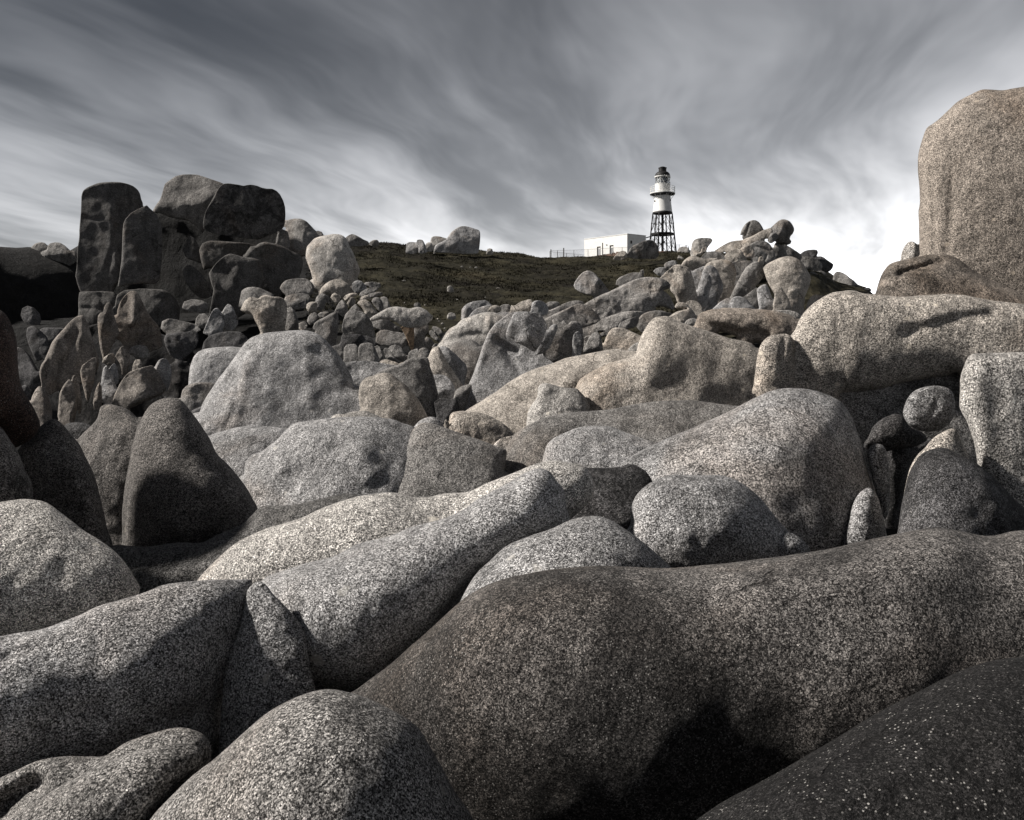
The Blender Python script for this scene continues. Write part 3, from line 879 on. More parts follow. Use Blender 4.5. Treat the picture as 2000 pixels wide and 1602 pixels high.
# ================================================================== rocks, nearest first
# ---- at the photographer's feet
rk('W', 2.3, 'black lichen-covered boulder filling the bottom right corner', [(1330,1640),(1400,1575),(1480,1530),(1560,1482),(1620,1450),(1690,1408),(1760,1370),(1820,1338),(1880,1308),(1940,1290),(2000,1285),(2150,1265),(2350,1280),(2400,1500),(2300,1900),(1900,2100),(1500,2050),(1300,1850)], t=.42, c=(.2,.19,.19), a=.55, lean=.35, n=40)
rk('W', 2.7, 'dome of pale speckled granite at the bottom edge, left of centre', [(270,1640),(290,1602),(350,1540),(430,1470),(510,1400),(575,1362),(630,1346),(690,1355),(760,1385),(820,1425),(855,1480),(885,1540),(925,1602),(950,1700),(950,1950),(700,2050),(400,2050),(250,1900),(230,1750)], t=.45, c='m', a=.24, lean=.05, n=44, nz=.03)
rk('W', 3.75, 'huge dark whaleback boulder across the lower right, with a shallow dip in its crest', [(672,1365),(700,1342),(760,1298),(830,1240),(880,1195),(915,1165),(960,1140),(1040,1118),(1140,1107),(1230,1109),(1310,1110),(1370,1106),(1430,1100),(1560,1080),(1690,1055),(1760,1042),(1830,1031),(1880,1037),(1935,1050),(2000,1037),(2120,1040),(2300,1120),(2350,1400),(2200,1700),(1800,1900),(1200,1950),(850,1800),(720,1560)], yaw=.02, t=.42, c=(.54,.505,.48), a=.36, lean=-.12, n=64, nz=.02,
   rel=[([(1325,1105),(1370,1180),(1420,1290),(1470,1400),(1520,1560)],170,-.13),([(1935,1050),(1930,1120),(1960,1250)],70,-.05),([(900,1200),(1100,1160),(1260,1200)],120,.12),([(1480,1130),(1700,1090),(1850,1070)],80,.16)])
rk('O', 2.85, 'low granite ridge with a dark flank in the bottom left corner', [(-60,1660),(20,1600),(90,1555),(180,1508),(280,1445),(380,1390),(470,1343),(560,1302),(650,1270),(740,1250),(820,1232),(885,1226),(940,1234),(980,1258),(990,1300),(960,1350),(880,1420),(820,1500),(760,1580),(700,1700),(400,1900),(0,1950),(-200,1800)], t=.42, c='m', a=.3, lean=.25, n=40)
rk('O', 3.1, 'worn rib of rock with a black hollow, just behind the corner ridge', [(-250,1560),(-100,1450),(0,1396),(100,1348),(180,1315),(260,1297),(330,1288),(420,1290),(510,1288),(560,1258),(610,1225),(680,1196),(760,1172),(860,1150),(930,1158),(1000,1190),(1030,1260),(990,1380),(800,1520),(500,1640),(100,1750),(-200,1700)], t=.36, c='m', a=.3, lean=.25, n=40, rel=[([(20,1530),(110,1460),(180,1430)],60,-.9)])
rk('O', 3.7, 'broad pale boulder at the left, split from the wedge stone by a deep crack', [(-420,760),(-200,720),(0,706),(80,690),(160,678),(250,655),(330,630),(400,598),(450,572),(510,550),(570,532),(640,510),(700,489),(780,462),(860,446),(930,438),(1000,435),(1080,431),(1150,430),(1210,428),(1232,436),(1222,462),(1222,500),(1220,580),(1205,670),(1175,750),(1140,830),(1120,890),(1105,960),(1075,1080),(1090,1220),(1000,1400),(600,1480),(200,1500),(-300,1500),(-500,1100)], yaw=.36, t=.34, c='g', a=.14, lean=.15, n=56, nz=.025,
   rel=[([(-50,850),(60,790),(170,760),(260,770)],22,-.10),([(1085,1000),(980,1080),(860,1100)],60,-.2)])
rk('O', 3.84, 'triangular wedge stone right of the deep crack in the foreground', [(1204,486),(1232,452),(1262,438),(1300,462),(1330,500),(1375,545),(1420,592),(1462,645),(1485,690),(1500,775),(1512,850),(1530,940),(1540,1010),(1500,1100),(1400,1220),(1200,1340),(1080,1320),(1070,1150),(1080,1050),(1084,970),(1090,890),(1105,825),(1135,745),(1168,660),(1188,570)], t=.2, c='g', a=.2, lean=.3, n=36)
rk('W', 4.05, 'rounded hump rising behind the whaleback boulder, right of the black crevice', [(868,1260),(890,1200),(905,1163),(935,1115),(955,1095),(985,1070),(1030,1048),(1075,1032),(1110,1018),(1140,1010),(1165,1008),(1195,1016),(1220,1032),(1250,1055),(1280,1080),(1300,1100),(1316,1120),(1320,1200),(1250,1300),(1000,1330),(880,1310)], t=.5, c='g', a=.2, lean=.35, n=36, nz=.03)
rk('W', 4.55, 'long sloping granite ridge crossing the centre, above a black crevice', [(505,1145),(515,1130),(545,1118),(600,1099),(654,1086),(700,1062),(762,1046),(810,1028),(848,1018),(900,998),(940,972),(985,948),(1030,922),(1055,915),(1075,922),(1088,940),(1100,955),(1106,985),(1112,1022),(1090,1042),(1045,1066),(995,1092),(950,1122),(912,1160),(880,1205),(840,1260),(790,1320),(720,1380),(650,1360),(580,1390),(520,1340),(495,1260),(495,1180)], t=.44, c='g', a=.16, lean=.25, n=48, nz=.025, yaw=0)
rk('W', 5.0, 'upper of the two long ridges, paler, ending at the dark saddle', [(375,1150),(387,1132),(430,1086),(466,1057),(495,1043),(524,1031),(582,1013),(639,989),(697,970),(735,963),(775,963),(812,971),(840,969),(870,963),(913,962),(956,942),(1010,920),(1046,905),(1085,899),(1112,904),(1145,913),(1160,960),(1120,1010),(1000,1080),(800,1150),(600,1200),(450,1200)], yaw=-.08, t=.4, c='w', a=.12, lean=.4, n=48, nz=.025,
   rel=[([(812,971),(860,1000),(900,990)],40,-.3)])
rk('O', 4.7, 'pale sunlit boulder swelling in from the left edge, below the dark cones', [(-500,400),(-300,120),(-150,55),(0,52),(80,44),(150,38),(220,50),(280,90),(340,140),(420,202),(500,247),(560,292),(612,350),(650,412),(680,478),(640,540),(560,600),(400,680),(160,740),(0,760),(-300,780),(-500,650)], t=.42, c='w', a=.08, lean=.35, n=40, nz=.03)
rk('N', 5.0, 'round-topped hump set in front of the biggest right-hand boulder', [(1040,860),(1062,800),(1060,735),(1090,655),(1150,592),(1230,550),(1310,535),(1380,537),(1450,538),(1530,538),(1600,547),(1680,580),(1740,620),(1800,680),(1850,745),(1900,805),(1940,850),(1960,950),(1940,1060),(1700,1130),(1300,1120),(1100,1000)], t=.46, c='g', a=.2, lean=.3, n=36, nz=.03)
rk('K', 4.9, 'small knobbly lump wedged at the foot of the round-topped hump', [(170,1560),(200,1510),(230,1488),(262,1478),(300,1476),(340,1490),(385,1515),(430,1560),(440,1620),(300,1700),(180,1650)], t=.5, c='g', a=.2, n=18)
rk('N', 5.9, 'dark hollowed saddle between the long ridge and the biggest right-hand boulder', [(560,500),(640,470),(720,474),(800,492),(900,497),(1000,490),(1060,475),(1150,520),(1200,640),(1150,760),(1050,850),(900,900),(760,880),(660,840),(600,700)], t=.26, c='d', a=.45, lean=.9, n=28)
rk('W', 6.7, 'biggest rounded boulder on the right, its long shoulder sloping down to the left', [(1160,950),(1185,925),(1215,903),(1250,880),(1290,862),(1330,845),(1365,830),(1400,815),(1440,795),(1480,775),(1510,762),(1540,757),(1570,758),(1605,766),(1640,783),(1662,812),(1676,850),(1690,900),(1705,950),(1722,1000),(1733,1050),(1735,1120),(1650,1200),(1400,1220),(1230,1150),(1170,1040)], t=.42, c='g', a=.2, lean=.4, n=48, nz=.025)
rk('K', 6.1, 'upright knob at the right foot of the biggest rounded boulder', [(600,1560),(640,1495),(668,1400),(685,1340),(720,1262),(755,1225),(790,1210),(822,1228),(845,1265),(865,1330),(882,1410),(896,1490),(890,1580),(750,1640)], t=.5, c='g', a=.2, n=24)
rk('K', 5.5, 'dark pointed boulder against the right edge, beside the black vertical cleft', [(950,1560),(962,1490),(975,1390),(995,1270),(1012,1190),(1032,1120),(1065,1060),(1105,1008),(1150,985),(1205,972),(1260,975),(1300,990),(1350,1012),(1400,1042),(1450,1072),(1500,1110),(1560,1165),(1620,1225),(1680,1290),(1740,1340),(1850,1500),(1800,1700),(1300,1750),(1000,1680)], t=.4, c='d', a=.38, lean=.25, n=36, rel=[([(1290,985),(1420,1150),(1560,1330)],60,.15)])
rk('K', 6.0, 'narrow pale stone leaning behind the dark pointed boulder', [(1000,1300),(1015,1180),(1040,1085),(1080,1015),(1130,965),(1175,915),(1220,882),(1260,862),(1300,852),(1325,870),(1345,915),(1370,975),(1400,1060),(1380,1200),(1200,1350),(1060,1400)], t=.4, c='t', a=.1, n=24)
rk('K', 6.3, 'square-shouldered granite block at the right edge, below the overhanging slab', [(1335,700),(1338,620),(1345,555),(1360,495),(1375,450),(1392,420),(1418,405),(1460,401),(1550,400),(1640,398),(1725,395),(1900,400),(2050,480),(2080,900),(2000,1350),(1800,1450),(1620,1420),(1500,1320),(1455,1180),(1440,1050),(1420,930),(1380,820),(1350,760)], t=.3, p=.33, c='w', a=.16, lean=.1, n=40, nz=.015,
   rel=[([(1420,430),(1450,560),(1470,760),(1460,960)],60,.18)])
rk('K', 6.9, 'ball-shaped boulder lodged under the overhanging slab', [(998,745),(1010,700),(1032,662),(1062,632),(1100,612),(1145,600),(1195,597),(1245,602),(1282,622),(1304,660),(1312,710),(1306,765),(1290,805),(1262,840),(1225,862),(1170,872),(1120,870),(1070,858),(1030,830),(1005,790)], t=.42, c='g', a=.2, n=26, nz=.06)
rk('K', 7.4, 'low dark lump left of the ball-shaped boulder', [(760,960),(790,900),(815,845),(850,810),(900,780),(960,765),(1010,790),(1050,850),(1120,880),(1140,920),(1080,960),(950,980),(850,1000)], t=.45, c='d', a=.4, n=20)
rk('K', 6.7, 'slim pillar of stone in the recess beside the biggest rounded boulder', [(782,1010),(792,975),(812,952),(845,947),(878,958),(898,990),(908,1050),(914,1120),(918,1220),(915,1330),(890,1400),(850,1300),(822,1200),(800,1100)], t=.5, c='g', a=.25, n=20)
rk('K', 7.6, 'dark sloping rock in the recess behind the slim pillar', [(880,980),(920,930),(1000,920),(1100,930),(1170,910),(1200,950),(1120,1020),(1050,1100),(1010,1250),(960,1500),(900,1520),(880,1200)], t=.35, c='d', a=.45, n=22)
rk('K', 9.75, 'shaded rear wall of the recess under the overhanging slab', [(380,560),(520,480),(750,450),(1000,430),(1360,430),(1600,600),(1500,1100),(1200,1500),(900,1550),(720,1300),(620,900),(450,750)], t=.2, c='m', a=.3, n=28)
rk('K', 9.3, 'massive overhanging slab on the right with a long curved crease', [(262,420),(280,350),(320,295),(350,255),(372,205),(400,158),(440,120),(480,85),(520,58),(570,38),(622,27),(665,20),(705,22),(745,36),(800,44),(900,55),(1000,60),(1100,53),(1200,47),(1290,45),(1360,48),(1420,62),(1480,74),(1600,90),(1725,105),(1900,130),(2100,200),(2100,420),(1900,480),(1600,470),(1380,505),(1280,530),(1200,545),(1080,568),(950,592),(850,618),(750,632),(670,638),(600,636),(540,618),(480,602),(400,600),(310,604),(270,560)], t=.25, p=.28, c='t', a=.12, lean=.12, yaw=-.12, n=60, nz=.012,
   rel=[([(1020,275),(1120,245),(1220,215),(1330,185),(1450,170),(1550,160)],40,-.16),([(1150,200),(1300,150),(1450,130)],60,.16),([(560,120),(640,330),(650,560)],16,-.03),([(760,100),(720,300),(700,560)],60,.08)])
rk('K', 9.15, 'upright shoulder block at the left end of the overhanging slab', [(92,645),(98,580),(108,500),(120,420),(135,365),(155,328),(190,300),(230,288),(270,284),(310,290),(345,330),(350,420),(345,560),(330,605),(250,615),(180,640),(130,655)], t=.4, p=.4, c='t', a=.14, n=28, rel=[([(285,300),(268,400),(262,500),(270,600)],16,-.2)])
rk('J', 10.6, 'low hummock of rock under the tall boulder at the upper right, cracked along its top', [(795,1260),(805,1200),(818,1160),(832,1125),(850,1090),(875,1058),(910,1042),(950,1034),(1005,1020),(1060,1008),(1120,1002),(1180,1000),(1230,1006),(1280,1030),(1350,1078),(1450,1138),(1560,1190),(1661,1225),(1900,1300),(1900,1500),(1300,1500),(900,1400)], t=.3, c='b', a=.3, lean=.4, n=36, rel=[([(940,1112),(1010,1085),(1090,1065),(1140,1045),(1185,1045)],14,-.35)])
rk('J', 12.0, 'tall brown boulder standing against the sky at the upper right edge', [(1054,900),(1052,830),(1050,745),(1057,720),(1060,690),(1056,640),(1050,575),(1048,500),(1051,430),(1060,385),(1075,330),(1092,282),(1105,262),(1125,248),(1150,230),(1175,210),(1200,185),(1235,152),(1270,120),(1310,96),(1350,75),(1385,57),(1420,44),(1480,45),(1540,48),(1600,36),(1661,24),(1800,0),(2000,30),(2200,200),(2300,700),(2200,1200),(1950,1330),(1760,1290),(1600,1290),(1450,1220),(1330,1130),(1240,1070),(1150,1050),(1075,1040),(1058,980)], t=.24, p=.33, c='b', a=.14, yaw=-.25, lean=.05, n=60, nz=.010,
   rel=[([(1245,540),(1240,700),(1228,850),(1220,1000)],18,-.07),([(1140,700),(1138,850),(1140,980)],13,-.05),([(1205,760),(1195,900),(1200,990)],11,-.04)])
rk('J', 14.0, 'pale pointed stone leaning on the left foot of the tall brown boulder', [(940,1060),(945,1030),(952,990),(965,960),(985,932),(1000,924),(1020,925),(1040,938),(1060,945),(1090,1000),(1080,1080),(1000,1090)], t=.5, fac=3, c='w', a=.02, n=18)
# ---- cones on the left, their shade put into a darker rock tint
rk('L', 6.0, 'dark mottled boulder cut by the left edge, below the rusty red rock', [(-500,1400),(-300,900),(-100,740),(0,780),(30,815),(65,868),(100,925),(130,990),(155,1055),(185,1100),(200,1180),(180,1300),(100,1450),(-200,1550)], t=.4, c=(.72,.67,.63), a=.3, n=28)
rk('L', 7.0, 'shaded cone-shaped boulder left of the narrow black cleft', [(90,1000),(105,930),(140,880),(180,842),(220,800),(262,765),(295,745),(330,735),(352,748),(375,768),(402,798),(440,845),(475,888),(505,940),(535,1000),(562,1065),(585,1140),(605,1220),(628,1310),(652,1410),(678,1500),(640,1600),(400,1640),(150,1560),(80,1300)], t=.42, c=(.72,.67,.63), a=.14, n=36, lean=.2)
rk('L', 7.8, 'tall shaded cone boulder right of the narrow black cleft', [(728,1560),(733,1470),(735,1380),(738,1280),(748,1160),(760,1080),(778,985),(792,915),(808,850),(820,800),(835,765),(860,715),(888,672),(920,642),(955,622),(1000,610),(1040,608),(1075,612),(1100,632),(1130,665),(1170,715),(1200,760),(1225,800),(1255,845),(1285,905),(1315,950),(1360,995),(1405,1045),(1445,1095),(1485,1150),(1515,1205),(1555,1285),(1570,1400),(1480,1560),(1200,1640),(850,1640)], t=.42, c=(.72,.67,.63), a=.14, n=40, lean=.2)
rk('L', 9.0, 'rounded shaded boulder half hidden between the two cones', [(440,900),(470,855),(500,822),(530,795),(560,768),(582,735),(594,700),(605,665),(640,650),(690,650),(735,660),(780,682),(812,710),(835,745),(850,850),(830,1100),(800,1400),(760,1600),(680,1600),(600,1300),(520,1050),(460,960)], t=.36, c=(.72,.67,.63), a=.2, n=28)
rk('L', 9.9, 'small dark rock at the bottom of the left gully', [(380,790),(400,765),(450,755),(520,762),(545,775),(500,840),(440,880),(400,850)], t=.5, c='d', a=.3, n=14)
rk('L', 6.9, 'rusty red lichened rock standing at the left edge', [(-800,1200),(-850,500),(-650,-60),(-350,-120),(-160,-40),(-60,50),(0,80),(30,100),(58,145),(80,195),(95,245),(103,310),(105,380),(110,450),(122,520),(145,575),(180,635),(215,690),(238,735),(246,780),(215,830),(170,865),(130,890),(90,910),(40,850),(0,790),(-200,1100),(-500,1300)], t=.4, c='r', a=.25, n=40)
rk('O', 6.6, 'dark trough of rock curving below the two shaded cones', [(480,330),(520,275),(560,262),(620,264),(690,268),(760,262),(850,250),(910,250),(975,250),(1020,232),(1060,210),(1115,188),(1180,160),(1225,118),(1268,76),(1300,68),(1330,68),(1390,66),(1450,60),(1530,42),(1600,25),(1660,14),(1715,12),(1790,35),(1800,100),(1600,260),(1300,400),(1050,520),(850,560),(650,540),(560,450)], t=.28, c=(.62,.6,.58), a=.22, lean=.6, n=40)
# ---- grey shaded rocks in the middle
rk('M', 10.0, 'wide flat-topped grey boulder in the shade, left of the slanting joint', [(272,420),(275,365),(285,330),(310,302),(345,290),(372,278),(412,250),(450,220),(482,182),(512,150),(535,132),(562,124),(600,118),(640,114),(700,107),(760,100),(830,96),(900,94),(960,97),(1020,100),(1065,105),(1100,116),(1130,130),(1165,140),(1190,150),(1175,185),(1135,240),(1100,290),(1080,330),(1062,365),(1048,410),(1035,460),(1025,520),(1020,640),(700,700),(450,690),(340,600),(300,500)], t=.34, p=.42, c='g', a=.1, lean=.35, n=48, nz=.035,
   rel=[([(840,200),(930,300),(960,380)],60,.1)])
rk('M', 9.9, 'grey boulder right of the slanting joint, sloping down to the right', [(1022,520),(1032,450),(1048,405),(1065,362),(1085,325),(1112,285),(1140,240),(1172,180),(1195,150),(1228,131),(1265,127),(1300,134),(1350,152),(1400,170),(1450,186),(1505,204),(1560,224),(1610,244),(1655,262),(1692,276),(1690,320),(1680,400),(1640,520),(1500,620),(1250,680),(1050,660)], t=.36, c='m', a=.1, lean=.3, n=40, nz=.035)
rk('M', 10.8, 'small rounded top peeping over the slanting joint', [(1190,160),(1205,132),(1230,112),(1260,99),(1292,95),(1320,108),(1340,126),(1355,150),(1330,200),(1240,200)], t=.5, c='g', a=.1, n=16)
rk('M', 11.6, 'low bumps of paler rock along the rear edge of the wide flat-topped boulder', [(736,110),(750,90),(780,80),(815,80),(830,74),(855,66),(880,63),(930,64),(965,76),(1000,90),(1030,110),(1000,150),(850,160),(750,150)], t=.5, c='w', a=.08, n=18)
rk('M', 11.0, 'smooth grey rock between the tall cone and the wide flat-topped boulder', [(60,240),(82,200),(130,180),(200,160),(265,147),(330,142),(395,146),(450,152),(482,164),(480,210),(440,260),(390,320),(350,420),(350,560),(370,700),(200,700),(120,450)], t=.32, c='g', a=.1, lean=.4, n=32)
rk('N', 10.4, 'low grey dome in the shade at the centre right, furrowed along its back', [(270,620),(290,560),(310,510),(330,468),(350,422),(372,380),(390,345),(412,312),(445,285),(480,262),(540,235),(600,211),(650,198),(700,190),(800,184),(900,178),(975,166),(1050,150),(1125,137),(1200,126),(1300,122),(1400,122),(1475,130),(1550,140),(1620,148),(1680,160),(1680,300),(1400,500),(1000,640),(600,700),(350,700)], t=.26, c='m', a=.14, lean=.7, n=44, nz=.04, rel=[([(700,300),(900,230),(1150,180)],26,-.1)])
rk('N', 9.3, 'rounded grey lobe in front of the furrowed low dome', [(570,480),(585,400),(600,365),(630,333),(680,308),(730,287),(780,271),(830,262),(880,260),(925,263),(965,272),(1010,290),(1060,310),(1110,326),(1150,340),(1195,360),(1180,450),(1100,560),(900,600),(700,580),(600,540)], t=.4, c='g', a=.1, lean=.5, n=32, nz=.03)
rk('G', 12.4, 'small pale rock at the foot of the sunlit ridge', [(580,1560),(600,1530),(650,1492),(700,1478),(760,1468),(800,1480),(780,1560),(700,1640),(600,1620)], t=.5, c='w', a=.05, n=14)
# ---- sunlit rocks beyond
rk('G', 13.6, 'tan toe of rock at the lower end of the sunlit ridge', [(165,1400),(174,1340),(178,1300),(192,1265),(215,1247),(255,1240),(302,1237),(355,1243),(420,1250),(470,1258),(520,1270),(570,1292),(620,1320),(660,1345),(700,1372),(740,1410),(775,1452),(760,1520),(700,1600),(500,1620),(300,1560),(190,1480)], fac=0, t=.42, c='t', a=.05, n=30)
rk('G', 13.4, 'thin flake of stone standing beside the tan toe of rock', [(138,1400),(132,1365),(132,1335),(142,1318),(155,1320),(168,1335),(180,1360),(184,1395),(165,1420)], t=.35, c='t', a=.05, n=10)
rk('W', 16.5, 'long tan ridge sunlit along its left side, running up to the right', [(900,810),(918,796),(935,786),(967,767),(995,746),(1020,731),(1052,718),(1078,710),(1105,699),(1131,694),(1158,689),(1184,684),(1205,681),(1220,684),(1241,686),(1262,700),(1250,760),(1150,820),(1060,850),(1003,860),(950,845),(912,830)], fac=0, t=.42, c='t', a=.05, lean=.4, n=40, nz=.05, rel=[([(1000,800),(1040,770),(1100,740)],14,-.1)])
rk('G', 14.2, 'blunt tan buttress in front of the long sunlit ridge', [(878,1430),(884,1380),(890,1310),(900,1252),(920,1205),(945,1165),(968,1135),(985,1105),(988,1070),(990,1035),(1000,1008),(1020,990),(1045,980),(1075,982),(1110,990),(1150,1003),(1200,1018),(1270,1026),(1350,1030),(1420,1100),(1470,1200),(1450,1350),(1300,1420),(1000,1480)], fac=0, t=.4, c='w', a=.04, lean=.3, n=34)
rk('W', 15.2, 'big tan boulder in full sun, steep on its left and tapering right', [(1118,800),(1124,775),(1125,755),(1130,743),(1145,732),(1165,721),(1190,710),(1215,702),(1236,696),(1243,690),(1246,676),(1252,656),(1262,638),(1270,627),(1280,620),(1292,618),(1305,618),(1320,626),(1340,634),(1360,640),(1380,646),(1410,656),(1440,664),(1468,671),(1485,690),(1495,740),(1480,800),(1400,850),(1250,870),(1150,850)], fac=0, t=.36, c='t', a=.05, lean=.2, yaw=.05, n=46, nz=.03,
   rel=[([(1128,765),(1140,790),(1160,815)],14,-.2),([(1290,640),(1270,700),(1265,760)],26,.12)])
rk('H', 18.5, 'brown rounded log-like boulder with a dark underside, below the big paddle stone', [(1380,790),(1392,750),(1408,705),(1425,675),(1450,655),(1485,640),(1540,624),(1600,614),(1680,608),(1750,608),(1870,610),(2000,618),(2100,628),(2200,642),(2300,668),(2380,705),(2410,760),(2390,840),(2300,900),(2180,940),(2080,955),(1980,950),(1880,920),(1780,880),(1680,850),(1580,830),(1480,820),(1420,815)], p=.4, fac=0, t=.5, c='b', a=.16, n=36, nz=.03, rel=[([(1350,720),(1500,770),(1700,820),(1900,860),(2100,880)],40,-.25)])
rk('I', 20.5, 'pale rounded stone behind the brown log-like boulder', [(780,1180),(820,1158),(880,1150),(950,1153),(1010,1168),(1055,1188),(1088,1215),(1090,1270),(1000,1300),(850,1260)], t=.5, c='w', a=.05, n=16)
# ---- the central dome and its neighbours
rk('B', 17.5, 'great pale dome boulder left of centre, grooved down its left flank', [(110,1560),(118,1505),(140,1440),(165,1400),(190,1365),(215,1325),(245,1283),(275,1245),(310,1195),(345,1150),(370,1112),(395,1078),(430,1047),(470,1030),(510,1019),(560,1012),(605,1008),(650,1003),(700,1001),(745,1002),(785,1006),(825,1020),(860,1042),(890,1068),(925,1102),(955,1140),(990,1190),(1015,1235),(1035,1280),(1050,1325),(1065,1370),(1082,1430),(1090,1480),(1050,1560),(800,1660),(400,1700),(180,1660)], fac=0, yaw=-.12, t=.32, c='g', a=.06, lean=.15, n=52, nz=.03,
   rel=[([(540,1040),(480,1100),(400,1200),(370,1300),(340,1420),(300,1560)],40,.13),([(360,1280),(345,1400),(320,1500),(285,1580)],22,-.10),([(460,1280),(480,1330),(520,1310)],50,-.04),([(760,1220),(780,1320),(790,1450)],28,.04),([(870,1270),(900,1240)],60,-.03),([(620,1500),(560,1520)],80,-.04),([(170,1480),(220,1420),(280,1430)],40,.08)])
rk('C', 16.8, 'smooth egg-like boulder right of the great pale dome', [(700,1180),(704,1130),(708,1090),(716,1060),(730,1030),(750,1005),(780,985),(820,972),(865,965),(910,952),(955,940),(985,945),(1015,957),(1050,978),(1085,1003),(1120,1028),(1155,1053),(1185,1083),(1215,1115),(1245,1150),(1275,1185),(1300,1225),(1325,1270),(1350,1318),(1375,1365),(1395,1410),(1350,1500),(1150,1540),(900,1480),(760,1380),(710,1270)], fac=0, t=.4, c='t', a=.05, lean=.15, n=34, nz=.025, rel=[([(985,960),(1010,1100),(1000,1250),(1040,1390)],60,.08)])
rk('C', 19.0, 'dark-sided peak rising behind the egg-like boulder', [(860,960),(920,920),(980,898),(1030,882),(1080,868),(1130,842),(1170,815),(1210,798),(1255,789),(1300,788),(1345,791),(1380,800),(1395,840),(1402,885),(1420,930),(1440,990),(1455,1060),(1475,1130),(1495,1210),(1512,1280),(1530,1360),(1490,1440),(1380,1460),(1200,1350),(950,1150)], t=.4, c='m', a=.1, n=30, rel=[([(1330,950),(1370,1050),(1420,1150),(1460,1280)],28,-.2),([(1300,810),(1330,950),(1400,1150),(1440,1300)],22,.1)])
rk('C', 20.2, 'low grey rock filling the gap right of the great pale dome', [(560,860),(575,842),(610,834),(660,829),(710,826),(760,824),(820,827),(880,835),(930,845),(1000,858),(1060,866),(1110,880),(1050,960),(900,1080),(750,1150),(650,1150),(600,1000)], t=.32, c='g', a=.06, n=26)
rk('C', 21.0, 'little hump of rock just behind the low grey gap rock', [(890,862),(905,838),(925,820),(955,812),(985,813),(1020,820),(1060,835),(1100,855),(1110,880),(1000,900),(920,890)], t=.5, c='t', a=.06, n=14)
rk('C', 21.5, 'small flat stone beside the dark-sided peak', [(1100,855),(1120,840),(1150,833),(1190,835),(1210,850),(1180,880),(1120,880)], t=.5, c='t', a=.06, n=9)
rk('C', 20.0, 'banded grey rock at the foot of the two leaning slabs', [(1420,985),(1435,962),(1480,958),(1530,963),(1570,980),(1600,1008),(1625,1045),(1642,1090),(1642,1140),(1630,1182),(1600,1205),(1565,1213),(1530,1208),(1490,1220),(1470,1130),(1440,1060)], t=.4, c='g', a=.1, n=20)
rk('C', 19.6, 'dark rock in the cleft beside the tall tooth-shaped crag', [(1615,1260),(1628,1190),(1642,1130),(1668,1098),(1710,1072),(1760,1055),(1805,1050),(1830,1090),(1780,1200),(1720,1330),(1640,1360)], fac=0, t=.4, c='m', a=.2, n=18)
rk('C', 18.6, 'black rock at the bottom of the cleft left of the tooth-shaped crag', [(1440,1230),(1500,1190),(1580,1200),(1650,1190),(1690,1260),(1640,1400),(1580,1480),(1500,1460),(1460,1360)], t=.2, fac=2, c='d', a=.2, n=16)  # added filler; its dark tint paints the shade at the cleft bottom
rk('C', 21.6, 'left of the two slabs leaning together', [(1380,800),(1392,760),(1410,722),(1430,695),(1460,685),(1490,690),(1510,722),(1532,762),(1558,810),(1582,855),(1605,895),(1632,932),(1662,978),(1692,1022),(1725,1062),(1690,1100),(1630,1100),(1560,1040),(1480,990),(1415,950),(1392,880)], fac=0, t=.36, c='t', a=.06, n=24, yaw=-.1)
rk('C', 22.4, 'right of the two slabs leaning together', [(1470,700),(1500,684),(1545,682),(1580,700),(1620,735),(1665,775),(1710,820),(1745,850),(1765,895),(1760,950),(1745,1000),(1735,1060),(1690,1040),(1650,960),(1600,880),(1545,800)], fac=0, t=.34, c='g', a=.06, n=20)
rk('C', 23.4, 'smooth dome behind the two leaning slabs', [(1575,740),(1590,700),(1615,665),(1650,640),(1690,622),(1735,610),(1780,611),(1825,624),(1862,650),(1895,685),(1918,740),(1900,850),(1850,980),(1790,1080),(1740,1050),(1680,900),(1610,800)], fac=0, t=.42, c='m', a=.08, n=24)
rk('G', 20.0, 'tall tooth-shaped crag at the centre with a long smooth left slope', [(190,1280),(215,1225),(245,1172),(280,1118),(315,1058),(350,1000),(378,940),(402,878),(425,810),(450,742),(475,670),(500,602),(525,548),(552,498),(575,462),(600,430),(640,400),(690,362),(730,338),(770,326),(840,335),(920,360),(1000,420),(1010,560),(1000,660),(1050,730),(1140,800),(1120,900),(900,1000),(600,1200),(350,1320),(220,1330)], t=.36, c='g', a=.04, lean=.15, yaw=-.15, n=42, nz=.03,
   rel=[([(610,580),(650,610),(720,650),(800,690)],26,-.25),([(700,700),(760,800),(820,880)],40,-.1)])
rk('G', 18.9, 'squarish capstone bulging from the top of the tooth-shaped crag', [(702,560),(705,500),(720,450),(742,405),(760,360),(782,328),(830,322),(890,325),(950,329),(990,336),(1020,352),(1045,385),(1064,425),(1077,468),(1062,515),(1045,562),(1025,605),(1002,645),(975,682),(955,694),(930,680),(885,652),(830,622),(770,605),(728,592)], t=.34, p=.4, c='g', a=.06, n=28, nz=.03, rel=[([(720,580),(830,620),(950,690)],30,-.2)])
rk('G', 19.6, 'thin sunlit slab leaning right of the squarish capstone', [(975,720),(985,690),(1002,655),(1022,615),(1045,575),(1062,535),(1082,495),(1105,462),(1135,442),(1165,440),(1175,470),(1160,520),(1140,565),(1122,615),(1100,655),(1065,690),(1020,715)], fac=0, t=.35, c='g', a=.06, n=20)
rk('G', 21.0, 'blocky crag behind the thin sunlit slab, with a jagged top', [(1040,780),(1060,700),(1090,620),(1120,540),(1150,480),(1128,425),(1122,402),(1142,386),(1170,384),(1192,398),(1212,420),(1225,402),(1245,408),(1270,440),(1300,412),(1345,412),(1385,440),(1405,490),(1415,550),(1414,640),(1400,720),(1390,780),(1250,860),(1100,850)], t=.36, fac=3, c='m', a=.08, n=28, rel=[([(1290,560),(1310,650),(1310,740)],22,-.2)])
